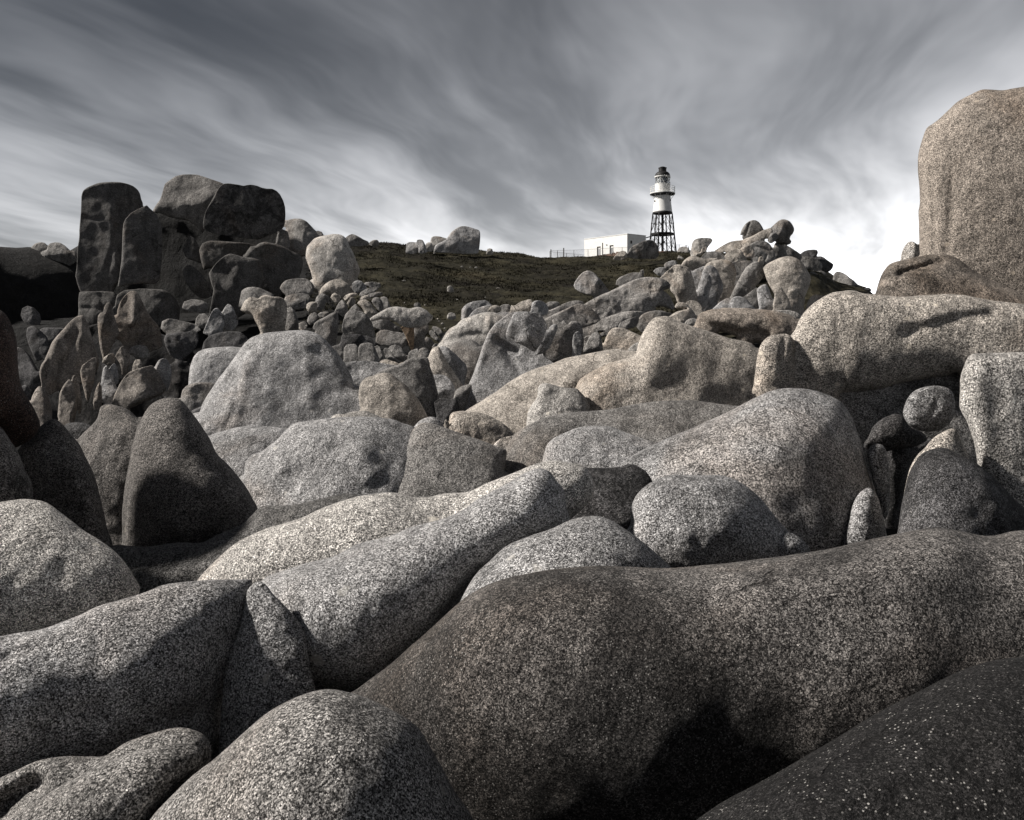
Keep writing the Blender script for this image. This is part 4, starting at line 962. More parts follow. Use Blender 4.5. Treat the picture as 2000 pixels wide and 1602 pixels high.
rk('G', 20.2, 'narrow upright column on the right face of the blocky crag', [(1305,760),(1308,680),(1310,600),(1318,545),(1338,512),(1362,506),(1385,522),(1396,570),(1400,640),(1390,720),(1370,770)], t=.5, c='g', a=.06, n=16)
rk('G', 21.8, 'slim dark fin between the blocky crag and the rounded sunlit stone', [(1400,760),(1412,700),(1428,648),(1448,595),(1470,552),(1495,522),(1522,512),(1548,516),(1568,542),(1580,585),(1588,640),(1592,700),(1560,740),(1480,770)], t=.4, c='m', a=.1, n=18)
rk('G', 22.8, 'small pale sliver behind the slim dark fin', [(1400,720),(1408,620),(1416,565),(1440,550),(1472,546),(1480,600),(1450,700)], t=.4, c='w', a=.05, n=11)
rk('G', 22.4, 'rounded sunlit stone right of the slim dark fin', [(1580,740),(1592,680),(1602,620),(1620,560),(1642,515),(1672,482),(1705,469),(1760,472),(1810,488),(1860,512),(1915,535),(1960,560),(1960,640),(1880,720),(1750,760)], t=.42, c='t', a=.05, n=22)
rk('G', 20.2, 'little pale spur beside the steep end of the big tan boulder', [(1805,720),(1830,665),(1860,632),(1895,612),(1930,600),(1940,680),(1900,740)], t=.5, c='w', a=.03, n=12)
rk('G', 27.0, 'wedge-shaped pale boulder with a brown stained underside', [(40,670),(60,638),(85,600),(112,558),(138,515),(165,488),(200,468),(238,450),(262,425),(290,400),(330,383),(372,370),(410,352),(450,342),(490,330),(530,325),(565,325),(600,332),(640,350),(690,375),(720,440),(640,560),(560,660),(480,690),(420,640),(350,610),(280,590),(220,608),(160,660),(90,700)], fac=0, t=.38, c='w', a=.03, n=34, rel=[([(120,610),(250,560),(400,530),(520,540)],32,-.12),([(540,340),(545,440),(520,560)],30,.12)])
rk('G', 32.0, 'grey slab standing behind the wedge-shaped pale boulder', [(285,420),(288,350),(292,302),(312,278),(340,252),(370,238),(400,230),(450,222),(505,218),(532,230),(555,252),(565,290),(540,360),(450,420)], t=.3, fac=2, c='g', a=.05, n=20)
rk('G', 30.0, 'smaller grey slab overlapping the standing slab', [(340,400),(360,362),(385,330),(415,305),(450,288),(495,273),(540,264),(575,262),(560,310),(520,370),(440,420)], t=.3, c='g', a=.04, n=14)
rk('G', 30.0, 'small tan stone with a square dark notch, on the skyline of the near rocks', [(515,330),(535,300),(555,278),(580,266),(615,264),(645,278),(655,300),(640,330),(590,345)], t=.5, fac=2, c='t', a=.05, n=12)
rk('G', 31.0, 'grey stone right of the one with the square notch', [(630,340),(640,290),(655,264),(690,256),(725,258),(748,280),(750,325),(700,350)], t=.4, fac=2, c='m', a=.05, n=12)
rk('G', 28.5, 'flat pale slab below the notched stone', [(600,345),(640,330),(690,328),(740,332),(760,350),(720,390),(650,390)], t=.4, c='g', a=.05, n=10)
rk('G', 30.5, 'sunlit stone like a bent knee, standing on the near skyline', [(738,340),(742,290),(748,262),(765,268),(790,262),(812,245),(838,230),(870,220),(905,213),(935,215),(945,235),(935,290),(925,345),(840,360)], t=.4, c='t', a=.03, n=18)
rk('G', 30.0, 'round-backed stone right of the bent-knee stone', [(925,345),(930,290),(938,245),(960,228),(990,222),(1030,226),(1062,245),(1082,275),(1092,310),(1080,345),(1000,370)], t=.45, c='g', a=.04, n=16)
rk('G', 33.0, 'small dark stone at the end of the near skyline row', [(1045,290),(1062,255),(1085,237),(1125,230),(1165,230),(1192,245),(1190,275),(1130,310),(1080,315)], t=.5, c='m', a=.06, n=12)
# ---- long diagonal slabs
rk('G', 33.0, 'narrow upper slab in the diagonal bank of slabs', [(1000,360),(1030,338),(1090,314),(1150,288),(1200,264),(1250,244),(1300,228),(1345,221),(1385,224),(1415,240),(1380,275),(1280,310),(1150,365),(1050,400)], t=.45, c=(1.3,1.24,1.18), a=0, n=20)
rk('G', 31.0, 'middle slab in the diagonal bank, cut square at its right end', [(1040,410),(1070,382),(1130,355),(1200,323),(1270,290),(1330,262),(1375,248),(1410,256),(1450,272),(1490,296),(1530,338),(1560,378),(1572,400),(1540,428),(1490,448),(1440,465),(1400,478),(1370,500),(1250,520),(1100,500)], t=.34, p=.42, c=(1.3,1.24,1.18), a=0, n=26)
rk('H', 34.5, 'largest slab in the diagonal bank, ending in a hooked overhang', [(285,600),(300,578),(330,556),(375,530),(430,500),(490,470),(545,450),(600,425),(650,400),(700,376),(750,350),(800,330),(850,316),(905,307),(960,305),(1010,309),(1060,322),(1105,340),(1135,362),(1148,392),(1142,416),(1100,428),(1075,436),(1110,460),(1145,500),(1170,550),(1188,605),(1170,630),(1100,600),(1040,590),(980,610),(900,640),(820,665),(740,680),(640,690),(550,710),(470,725),(420,700),(360,640)], t=.38, p=.42, c=(1.3,1.24,1.18), a=0, n=44, nz=.04, rel=[([(960,390),(975,450)],20,-.1),([(1060,440),(1100,420),(1150,410)],14,-.25)])
rk('H', 32.5, 'long thin slab beneath the largest slab of the diagonal bank', [(270,900),(288,860),(290,812),(340,785),(400,758),(460,728),(520,700),(580,678),(640,660),(700,645),(770,638),(860,642),(900,650),(850,690),(770,720),(690,755),(620,785),(560,805),(500,828),(430,850),(360,880)], t=.5, c=(1.3,1.24,1.18), a=0, n=28)
rk('H', 30.5, 'short lower slab with a notch, under the long thin slab', [(638,800),(645,765),(670,745),(720,722),(770,704),(815,692),(840,705),(835,750),(815,785),(780,805),(720,812)], t=.5, c='m', a=.06, n=16)
rk('H', 31.2, 'rounded end slab with a black gap above it', [(820,800),(832,755),(840,710),(862,680),(900,655),(950,642),(1010,632),(1060,634),(1110,648),(1165,662),(1150,700),(1060,700),(980,712),(940,760),(920,820),(870,850)], t=.45, c='m', a=.06, n=18)
rk('H', 29.5, 'thinnest sliver at the bottom of the diagonal bank of slabs', [(440,890),(465,856),(510,838),(560,824),(555,860),(510,885)], t=.5, c='m', a=.05, n=10)
rk('H', 29.0, 'pale folded stone wrapped in front of the black gap', [(1100,720),(1140,688),(1180,660),(1220,640),(1270,628),(1310,618),(1250,612),(1200,612),(1188,596),(1205,565),(1240,552),(1275,552),(1310,572),(1345,610),(1375,640),(1398,690),(1400,750),(1350,790),(1220,800)], t=.4, c='t', a=.04, n=22)
rk('H', 30.5, 'upper fold of the pale folded stone', [(1290,570),(1310,548),(1340,534),(1380,535),(1415,550),(1445,580),(1468,620),(1480,660),(1430,700),(1390,680),(1350,620)], t=.45, c='t', a=.04, n=16)
rk('H', 24.0, 'small pale stone left of the brown log-like boulder', [(1285,760),(1300,735),(1330,714),(1370,709),(1400,718),(1410,760),(1390,800),(1330,790)], t=.5, c='w', a=.04, n=12)
# ---- right mound
rk('H', 39.5, 'large pointed pale boulder at the left end of the fin row', [(1030,330),(1050,312),(1080,282),(1110,252),(1140,228),(1170,200),(1200,184),(1232,184),(1262,190),(1295,200),(1325,215),(1350,250),(1366,300),(1380,360),(1395,420),(1408,480),(1416,540),(1400,580),(1300,590),(1225,580),(1205,530),(1190,490),(1150,450),(1120,400),(1080,370)], t=.42, c='t', a=.03, n=34, rel=[([(1235,200),(1270,330),(1320,480)],40,.16),([(1140,240),(1170,255)],18,-.12)])
rk('H', 44.0, 'rear fin beside the pointed boulder, half in shade', [(1330,300),(1375,240),(1410,225),(1445,212),(1470,198),(1500,215),(1520,270),(1510,400),(1480,520),(1420,560),(1370,500),(1330,400)], fac=0, t=.16, c='g', a=.05, n=18)
rk('H', 40.5, 'small leaf-shaped fin in front of the fin row', [(1425,600),(1410,520),(1408,440),(1425,370),(1445,320),(1475,287),(1510,276),(1538,295),(1552,340),(1545,400),(1530,450),(1518,530),(1500,600),(1460,630)], fac=0, t=.35, c='g', a=.04, n=18)
rk('H', 41.8, 'second rounded fin of the row, behind the small leaf-shaped one', [(1425,560),(1430,420),(1445,310),(1465,245),(1495,205),(1535,190),(1580,208),(1608,250),(1635,310),(1660,365),(1662,420),(1645,480),(1615,540),(1570,620),(1500,640),(1445,620)], fac=0, t=.16, c='g', a=.04, n=22)
rk('H', 43.0, 'third and widest rounded fin of the row', [(1490,620),(1470,450),(1462,320),(1470,230),(1500,175),(1545,152),(1600,140),(1650,135),(1700,140),(1740,155),(1770,185),(1787,230),(1790,280),(1780,340),(1755,410),(1735,470),(1700,520),(1640,620),(1560,650)], fac=0, t=.18, c='t', a=.04, n=26)
rk('I', 44.5, 'dark notched fin behind the widest fin', [(300,860),(325,800),(340,730),(335,660),(300,605),(330,596),(370,596),(420,586),(470,582),(520,592),(535,625),(490,655),(450,690),(400,780),(350,860)], t=.2, c='m', a=.08, n=18)
rk('I', 42.5, 'smooth leaning oval slab in the fin row', [(240,1060),(280,985),(310,920),(340,860),(375,790),(415,720),(455,665),(490,630),(525,605),(565,590),(600,600),(630,635),(650,690),(662,735),(640,790),(600,840),(550,890),(500,930),(440,975),(390,1005),(330,1040)], fac=0, t=.2, c='m', a=.05, n=26)
rk('I', 41.5, 'big paddle-shaped stone on the right mound, sunlit on its face', [(650,670),(668,645),(700,620),(740,598),(785,575),(830,553),(880,540),(930,533),(980,538),(1025,552),(1065,575),(1100,608),(1135,650),(1162,700),(1185,745),(1197,790),(1192,840),(1175,890),(1155,935),(1138,980),(1125,1030),(1120,1090),(1122,1160),(1110,1230),(1000,1240),(900,1220),(850,1120),(800,1010),(760,930),(720,860),(685,790),(665,730)], fac=0, t=.3, c='t', a=.02, n=34, nz=.03, yaw=-.1)
rk('I', 39.5, 'dark triangular fin at the foot of the leaning oval slab', [(400,1020),(440,990),(490,955),(535,920),(575,890),(592,950),(600,1040),(608,1110),(620,1190),(550,1200),(470,1100)], t=.2, c='m', a=.05, n=16)
rk('I', 39.0, 'upright slab left of the foot of the paddle stone', [(575,930),(590,900),(625,868),(665,852),(695,860),(718,910),(742,980),(768,1050),(795,1130),(820,1200),(700,1230),(620,1200),(600,1100),(585,1010)], t=.2, c='g', a=.05, n=18)
rk('I', 38.5, 'pale curved slab at the foot of the paddle stone', [(760,1110),(772,1040),(785,960),(805,905),(835,873),(860,880),(885,930),(915,975),(945,1020),(962,1070),(970,1130),(965,1210),(880,1230),(800,1210)], t=.2, c='t', a=.03, n=20)
rk('I', 37.5, 'left of two low humps below the fin row', [(40,1190),(80,1130),(130,1085),(180,1045),(230,1015),(270,1010),(310,1040),(330,1100),(330,1180),(200,1230)], t=.42, c='g', a=.05, n=18)
rk('I', 37.0, 'right of two low humps below the fin row', [(280,1200),(285,1110),(275,1040),(300,1010),(345,994),(395,995),(440,1015),(480,1045),(520,1090),(555,1130),(590,1180),(560,1240),(400,1240)], t=.42, c='g', a=.05, n=18)
rk('I', 46.0, 'small egg-shaped stone perched left of the paddle stone', [(590,610),(594,570),(605,543),(632,533),(655,545),(664,580),(660,625),(645,660),(620,645)], t=.5, c='t', a=.04, n=12)
rk('I', 41.5, 'pale low rock on the brown slope right of the paddle stone', [(1140,1140),(1150,1085),(1170,1040),(1195,1005),(1225,980),(1260,972),(1310,980),(1370,985),(1420,1000),(1400,1100),(1280,1180)], t=.45, c='t', a=.04, n=18)
rk('I', 51.0, 'square-cut block below the big cracked boulder on the mound', [(375,470),(400,440),(430,420),(465,405),(495,400),(520,422),(545,450),(556,500),(540,540),(505,572),(475,570),(440,530),(405,500)], t=.45, p=.38, c='t', a=.06, n=18, fac=2)
rk('I', 53.0, 'big cracked grey boulder near the top of the mound', [(480,420),(510,390),(550,370),(595,357),(640,356),(690,366),(730,395),(760,440),(782,495),(795,550),(785,600),(740,640),(680,640),(620,610),(560,570),(510,520)], t=.42, c='m', a=.16, n=26, rel=[([(560,420),(650,440),(740,470)],14,-.12),([(640,600),(680,560),(690,520)],12,-.15)])
rk('I', 50.0, 'low rock wedged between the square-cut block and the egg-shaped stone', [(500,590),(520,560),(555,540),(590,535),(605,570),(590,620),(540,630)], t=.5, c='m', a=.08, n=12)
rk('I', 56.0, 'dark rough crag under the leaning ball on the mound', [(760,590),(770,510),(765,440),(785,385),(815,365),(850,372),(890,410),(915,480),(935,540),(920,590),(850,610)], t=.4, fac=4, c='m', a=.22, n=20)
rk('I', 57.0, 'sloping grey rock on the right shoulder of the mound', [(830,395),(870,396),(915,408),(960,430),(1000,455),(1040,480),(1080,510),(1098,545),(1080,580),(1000,575),(920,560),(870,480)], t=.42, c='m', a=.15, n=20)
rk('I', 54.0, 'long tilted slab carrying the two balanced boulders', [(90,470),(130,445),(180,412),(230,385),(285,362),(350,352),(410,345),(460,325),(510,305),(560,280),(610,252),(650,235),(690,220),(735,208),(760,230),(762,260),(735,300),(690,330),(640,350),(590,362),(540,380),(490,410),(440,440),(390,460),(330,470),(260,485),(170,490)], t=.55, c='t', a=.06, n=30)
rk('I', 55.0, 'left balanced boulder on the mound, split by a crack', [(388,290),(395,255),(408,222),(430,185),(455,152),(490,130),(530,118),(565,120),(598,138),(625,170),(645,205),(656,238),(640,260),(600,280),(560,296),(510,306),(475,318),(445,338),(420,342),(408,320),(412,290)], t=.46, c='m', a=.14, n=24, rel=[([(500,150),(470,220),(445,290)],16,-.25)])
rk('I', 55.8, 'right balanced boulder, taller, leaning over the mound', [(725,240),(738,205),(765,180),(795,155),(825,128),(858,112),(895,109),(930,118),(960,138),(985,170),(1003,205),(1006,240),(990,275),(965,300),(955,335),(975,360),(965,390),(935,402),(890,398),(840,388),(795,370),(770,320),(745,280)], fac=0, t=.44, c='m', a=.2, n=26, rel=[([(880,130),(870,220),(830,290)],30,.14)])
rk('I', 53.4, 'dark wedge jammed under the right balanced boulder', [(700,350),(715,310),(735,275),(765,258),(800,265),(825,292),(815,330),(785,360),(745,385),(715,378)], t=.45, fac=2, c='m', a=.18, n=14)
rk('H', 49.5, 'knobbly tan rock at the left end of the mound, with a dark crevice', [(1250,200),(1262,170),(1285,138),(1320,112),(1360,98),(1410,108),(1450,122),(1490,130),(1540,122),(1590,122),(1620,140),(1560,180),(1480,210),(1400,240),(1310,240)], t=.42, c='t', a=.08, n=22, fac=2)
rk('H', 51.5, 'dark-sided rock behind the knobbly tan rock', [(1445,120),(1465,92),(1495,68),(1540,56),(1590,55),(1640,74),(1690,100),(1740,132),(1790,162),(1740,185),(1640,165),(1540,150)], t=.42, c='m', a=.12, n=18, rel=[([(1600,60),(1605,140)],20,.2)])
rk('I', 50.0, 'rounded tan boulder left of the square-cut block', [(205,540),(225,505),(260,478),(300,455),(345,443),(385,455),(415,490),(445,540),(468,580),(430,620),(340,630),(260,600)], t=.45, c='t', a=.05, n=20)
rk('I', 59.0, 'dark block on the right end of the mound, against the sky', [(1075,510),(1100,488),(1135,470),(1175,460),(1225,457),(1268,462),(1280,490),(1268,525),(1240,550),(1180,560),(1110,545)], t=.5, fac=2, c='d', a=.3, n=16)
rk('I', 58.0, 'long grey rock below the dark block at the end of the mound', [(1075,560),(1090,530),(1130,530),(1190,542),(1245,556),(1290,580),(1325,615),(1330,660),(1310,700),(1260,712),(1190,706),(1140,660),(1100,610)], t=.42, c='m', a=.15, n=20)
rk('I', 59.5, 'dark rounded rock overhanging the end of the mound', [(1240,560),(1275,535),(1315,534),(1350,548),(1390,578),(1430,605),(1456,630),(1448,665),(1425,700),(1385,718),(1330,700),(1290,640)], t=.45, c='d', a=.22, n=18)
rk('I', 56.0, 'creased grey rock right of the paddle stone', [(1170,830),(1180,760),(1188,712),(1215,706),(1250,720),(1285,752),(1310,795),(1300,840),(1240,860)], t=.42, c='m', a=.14, n=16)
rk('I', 57.5, 'small low rock at the end of the mound, under the overhang', [(1245,730),(1270,706),(1315,698),(1355,712),(1378,745),(1360,775),(1300,770)], t=.45, c='m', a=.14, n=12)
rk('I', 57.0, 'thin ledge of stone running to the right of the mound', [(1290,815),(1320,785),(1370,775),(1410,782),(1450,800),(1470,825),(1410,850),(1330,850)], t=.4, c='m', a=.14, n=12)
rk('I', 55.0, 'flat grey ledge on the brown slope', [(1180,890),(1195,850),(1225,825),(1280,828),(1330,845),(1330,880),(1260,900)], t=.4, fac=2, c='m', a=.1, n=12)
rk('I', 61.0, 'lone dark boulder at the far right end of the mound', [(1450,820),(1455,770),(1468,728),(1495,711),(1530,711),(1570,726),(1610,750),(1650,780),(1690,812),(1730,850),(1765,885),(1800,912),(1780,960),(1650,960),(1540,910),(1480,860)], t=.42, c='m', a=.1, n=22)
rk('I', 63.0, 'tiny dark stones at the skyline beside the lone dark boulder', [(1790,920),(1810,905),(1835,893),(1865,893),(1885,905),(1895,930),(1840,945)], t=.5, c='d', a=.2, n=8)
# ---- hill and skyline stones
rk('E', 98, 'angular pale boulder on the skyline right of the lighthouse', [(1440,985),(1448,935),(1458,880),(1475,848),(1500,832),(1545,823),(1600,823),(1640,828),(1658,845),(1650,870),(1628,895),(1608,925),(1590,955),(1560,985),(1500,1010)], t=.42, fac=3, c='w', a=.14, n=22)
rk('E', 96, 'small stones leaning at the foot of the angular pale boulder', [(1540,960),(1552,930),(1580,910),(1605,920),(1600,950),(1575,975),(1530,1000),(1490,1000),(1500,975)], t=.45, fac=2, c='t', a=.05, n=12)
rk('E', 124, 'low whitish boulder just right of the lighthouse legs', [(1305,990),(1312,955),(1330,922),(1360,908),(1400,908),(1425,925),(1445,955),(1460,990),(1380,1005)], t=.45, c='w', a=.05, n=14)
rk('E', 95, 'small white angular stone on the turf below the lighthouse', [(1318,1035),(1320,1010),(1328,994),(1350,1003),(1378,1022),(1365,1038),(1340,1042)], t=.45, fac=2, c=(2.0,1.9,1.75), a=0, n=9)
rk('E', 103, 'large boulder in front of the block house, dark on its right side', [(820,1010),(835,965),(855,925),(885,898),(925,880),(960,862),(1000,850),(1040,843),(1075,848),(1102,870),(1122,905),(1132,950),(1134,1000),(1100,1030),(1000,1030),(900,1030)], t=.42, c='m', a=.3, n=26, yaw=.1)
rk('E', 101, 'smaller boulder beside the large one in front of the block house', [(685,1035),(700,1008),(722,980),(750,957),(785,950),(812,958),(825,985),(828,1020),(800,1040),(740,1045)], t=.45, fac=2, c='t', a=.06, n=16)
rk('E', 62, 'rounded triangular boulder alone on the turf slope', [(303,1290),(315,1255),(338,1218),(362,1188),(395,1160),(430,1145),(462,1146),(495,1160),(525,1185),(560,1225),(595,1268),(628,1310),(648,1350),(640,1385),(590,1410),(520,1410),(440,1385),(370,1360),(320,1325)], t=.45, c='g', a=.04, n=26, rel=[([(420,1170),(400,1280),(440,1370)],40,.1)])
rk('E', 67, 'oblong boulder lying on the turf above the diagonal slabs', [(715,1285),(722,1240),(745,1215),(785,1193),(830,1175),(880,1163),(930,1160),(968,1172),(990,1192),(960,1225),(900,1250),(840,1275),(780,1300)], t=.5, c='m', a=.06, n=18)
rk('E', 65, 'grey boulder lodged behind the pointed pale boulder', [(1080,1150),(1100,1125),(1140,1112),(1180,1110),(1215,1130),(1240,1170),(1190,1210),(1130,1200)], t=.45, c='g', a=.06, n=14)
rk('E', 64, 'flat-faced pale boulder above the one lodged by the pointed boulder', [(1183,1095),(1195,1072),(1225,1055),(1260,1046),(1295,1046),(1318,1070),(1300,1105),(1260,1130),(1210,1130)], t=.4, fac=2, c='g', a=.04, n=14)
rk('E', 66, 'small upright stone on the turf near the oblong boulder', [(948,1155),(960,1138),(982,1134),(992,1155),(988,1180),(965,1182)], t=.5, c='w', a=0, n=8)
rk('D', 70, 'small pale stone alone in the middle of the dark turf', [(968,745),(966,712),(975,695),(1000,690),(1022,706),(1034,730),(1030,752),(1000,760)], t=.5, c='w', a=.03, n=10)
rk('D', 40, 'pale block on the turf behind the wedge-shaped boulder', [(965,1010),(968,980),(985,958),(1010,950),(1040,962),(1052,985),(1050,1015),(1010,1030)], t=.5, fac=2, c='w', a=.03, n=11)
rk('D', 47, 'dim rounded stone on the turf behind the mushroom rock', [(640,890),(648,865),(672,855),(700,862),(712,880),(705,900),(670,910)], t=.5, c='m', a=.1, n=9)
for k, (x, y, w_, h_, d_) in enumerate([(1112,505,14,8,95),(1195,510,10,6,94),(1250,514,18,8,93),(545,642,22,6,70),(1465,715,22,7,68),(845,372,16,5,108),(1340,805,8,6,55),(550,857,8,6,47),(750,880,9,8,45),(1065,825,10,5,52),(890,1035,9,6,38),(920,1062,16,14,37),(945,1110,12,9,36),(875,1015,9,7,38),(1380,1070,10,8,62)]):
    rk('D', d_, 'white pebble-sized stone in the turf of the dark hillside', [(x-w_,y+h_*.4),(x-w_*.6,y-h_*.6),(x,y-h_),(x+w_*.7,y-h_*.5),(x+w_,y+h_*.4),(x,y+h_)], name='stone', t=.5, c='w', a=0, n=5, grp='stones scattered in the turf')
rk('D', 110, 'big square-headed skyline boulder, dark on its right face', [(835,365),(838,335),(850,300),(880,278),(920,262),(950,245),(968,220),(985,195),(1005,170),(1030,148),(1060,125),(1095,111),(1135,108),(1175,113),(1210,125),(1245,137),(1275,145),(1288,170),(1290,220),(1286,280),(1280,330),(1268,375),(1150,385),(1000,375)], t=.4, c='g', a=.1, n=30, rel=[([(1050,160),(1040,250),(1060,340)],50,.12)])
rk('D', 113, 'broken pale rocks at the left of the square-headed skyline boulder', [(795,340),(803,300),(802,255),(812,220),(838,208),(862,208),(900,212),(935,222),(965,232),(950,280),(900,330),(850,350)], t=.4, fac=3, c='w', a=.1, n=18)
rk('D', 109, 'low whitish rock in front of the broken pale rocks', [(755,350),(752,310),(762,278),(785,265),(815,275),(832,310),(838,345),(800,362)], t=.45, fac=2, c='w', a=.08, n=14)
rk('D', 96, 'left stone of the leaning pair on the skyline', [(562,375),(566,320),(568,280),(590,268),(630,262),(665,268),(690,300),(692,350),(665,378),(610,382)], t=.45, p=.4, c='g', a=.08, n=14)
rk('D', 95, 'right stone of the leaning pair, tilted over the other', [(690,372),(688,335),(682,295),(668,265),(672,245),(700,238),(728,248),(748,280),(765,325),(778,362),(740,378)], t=.4, c='g', a=.08, n=14)
rk('D', 112, 'small white block on the skyline between the boulder and the fence', [(1348,385),(1354,355),(1360,332),(1385,326),(1405,332),(1415,358),(1422,382),(1385,392)], t=.45, p=.4, c='w', a=0, n=10)
rk('D', 90, 'low heap of rock on the skyline behind the pale upright boulder', [(-80,310),(-60,270),(-30,225),(0,200),(35,186),(70,195),(110,215),(150,240),(195,260),(205,285),(170,300),(80,310)], t=.4, fac=3, c='m', a=.12, n=18)
rk('D', 88, 'little round stone at the end of the skyline heap', [(205,290),(215,260),(245,245),(285,243),(303,265),(304,295),(285,312),(240,310)], t=.5, c='m', a=.1, n=10)
# ---- the great stack on the left
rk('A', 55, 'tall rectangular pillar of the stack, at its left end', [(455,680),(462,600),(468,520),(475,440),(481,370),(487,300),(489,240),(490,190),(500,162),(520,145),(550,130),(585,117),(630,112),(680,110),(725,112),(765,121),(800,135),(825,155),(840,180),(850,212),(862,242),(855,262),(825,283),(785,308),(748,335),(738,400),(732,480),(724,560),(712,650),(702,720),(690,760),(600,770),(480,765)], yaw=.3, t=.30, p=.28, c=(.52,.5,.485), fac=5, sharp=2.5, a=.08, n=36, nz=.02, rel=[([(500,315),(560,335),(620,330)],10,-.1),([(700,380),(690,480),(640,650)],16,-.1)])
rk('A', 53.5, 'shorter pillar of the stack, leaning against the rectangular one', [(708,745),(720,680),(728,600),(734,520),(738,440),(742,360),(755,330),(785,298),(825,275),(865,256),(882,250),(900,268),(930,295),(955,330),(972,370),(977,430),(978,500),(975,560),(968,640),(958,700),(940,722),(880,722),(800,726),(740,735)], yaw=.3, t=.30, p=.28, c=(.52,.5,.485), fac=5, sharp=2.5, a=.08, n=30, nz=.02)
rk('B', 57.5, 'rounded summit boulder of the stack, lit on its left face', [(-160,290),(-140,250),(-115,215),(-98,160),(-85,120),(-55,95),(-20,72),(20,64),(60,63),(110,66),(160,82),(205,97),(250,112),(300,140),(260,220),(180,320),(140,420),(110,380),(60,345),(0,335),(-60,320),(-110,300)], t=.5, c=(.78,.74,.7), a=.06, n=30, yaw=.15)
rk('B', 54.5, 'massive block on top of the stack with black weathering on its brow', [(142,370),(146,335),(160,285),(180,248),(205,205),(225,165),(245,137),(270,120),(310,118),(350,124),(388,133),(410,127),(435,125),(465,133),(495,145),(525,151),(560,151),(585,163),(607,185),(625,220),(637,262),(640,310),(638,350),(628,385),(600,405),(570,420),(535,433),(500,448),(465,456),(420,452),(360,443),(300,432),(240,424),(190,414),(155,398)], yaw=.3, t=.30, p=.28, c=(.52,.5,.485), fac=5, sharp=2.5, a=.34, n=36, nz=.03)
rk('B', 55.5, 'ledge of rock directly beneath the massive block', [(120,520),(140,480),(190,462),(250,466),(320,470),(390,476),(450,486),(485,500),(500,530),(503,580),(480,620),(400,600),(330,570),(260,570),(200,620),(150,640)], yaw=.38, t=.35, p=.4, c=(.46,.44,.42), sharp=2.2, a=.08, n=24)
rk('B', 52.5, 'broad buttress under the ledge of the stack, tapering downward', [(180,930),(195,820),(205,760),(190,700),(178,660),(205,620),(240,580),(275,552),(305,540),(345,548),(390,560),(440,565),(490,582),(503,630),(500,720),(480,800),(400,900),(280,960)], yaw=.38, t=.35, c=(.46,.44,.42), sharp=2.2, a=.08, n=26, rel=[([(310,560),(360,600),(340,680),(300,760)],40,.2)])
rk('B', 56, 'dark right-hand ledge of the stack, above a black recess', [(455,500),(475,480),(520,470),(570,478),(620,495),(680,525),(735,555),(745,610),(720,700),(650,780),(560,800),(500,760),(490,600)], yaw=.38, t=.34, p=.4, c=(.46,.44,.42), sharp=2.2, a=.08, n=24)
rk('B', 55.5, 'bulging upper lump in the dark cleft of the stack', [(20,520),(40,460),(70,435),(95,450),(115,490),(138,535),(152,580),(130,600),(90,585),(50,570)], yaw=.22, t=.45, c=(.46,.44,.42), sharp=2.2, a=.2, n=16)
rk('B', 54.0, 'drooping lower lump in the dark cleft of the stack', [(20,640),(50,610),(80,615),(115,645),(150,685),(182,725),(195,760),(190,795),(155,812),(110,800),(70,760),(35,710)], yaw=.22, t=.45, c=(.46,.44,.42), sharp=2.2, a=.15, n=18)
rk('A', 61.5, 'dark heart of the stack seen in the clefts between its blocks', [(700,330),(880,280),(1000,300),(1250,360),(1500,410),(1680,395),(1770,540),(1800,800),(1700,1050),(1200,1100),(700,1080),(600,900),(650,500)], ext=0, t=.08, p=.3, c=(.07,.07,.07), a=0, n=26)  # near-black tint paints the shade seen between the blocks
rk('B', 59, 'rounded boulder at the right end of the stack', [(655,540),(648,460),(642,400),(642,355),(655,336),(690,330),(730,331),(765,346),(795,375),(822,405),(838,440),(820,490),(780,540),(720,570)], t=.45, c='m', a=.06, n=24, rel=[([(690,345),(710,430),(700,520)],30,.12)])
rk('B', 57, 'small upright stone squeezed between the massive block and the end boulder', [(575,490),(585,440),(597,408),(625,395),(650,405),(662,440),(664,500),(650,530),(600,520)], t=.4, fac=2, c='m', a=.08, n=14)
rk('B', 60, 'little dark stones on the slope right of the end boulder', [(805,440),(812,410),(835,402),(858,410),(870,430),(860,450),(825,455)], t=.5, c='m', a=.15, n=9)
rk('B', 49, 'pale upright boulder standing apart to the right of the stack', [(762,570),(762,530),(768,500),(790,475),(815,450),(850,436),(890,428),(930,422),(960,424),(985,434),(1005,452),(1020,485),(1038,520),(1056,558),(1075,600),(1088,640),(1080,672),(1060,702),(1025,730),(985,750),(930,775),(870,800),(835,790),(818,740),(802,690),(788,640),(772,600)], fac=0, t=.4, c='w', a=.02, n=30, nz=.03)
rk('B', 47.5, 'upper dark boulder below the black recess of the stack', [(605,750),(615,725),(640,703),(680,692),(725,688),(770,693),(800,715),(815,750),(800,790),(760,800),(700,790),(640,790)], t=.42, c='m', a=.15, n=18)
rk('B', 46, 'lower boulder tucked under the upper dark one', [(625,840),(640,800),(680,785),(740,778),(785,790),(790,830),(760,870),(700,880),(650,870)], t=.42, c='m', a=.1, n=16)
rk('B', 45.5, 'grey rock behind the drooping lit stone', [(360,860),(368,800),(375,765),(405,745),(445,740),(485,746),(525,765),(570,790),(560,840),(450,880)], fac=0, t=.4, c='m', a=.1, n=16)
rk('A', 53, 'lowest course of the rectangular pillar, cut by joints', [(465,980),(470,900),(472,820),(478,772),(540,766),(620,766),(690,772),(698,850),(695,960),(600,1000)], yaw=.22, t=.3, p=.36, c=(.46,.44,.42), sharp=2.2, a=.15, n=18, rel=[([(605,770),(610,860)],8,-.2),([(475,862),(600,870),(690,862)],8,-.2)])
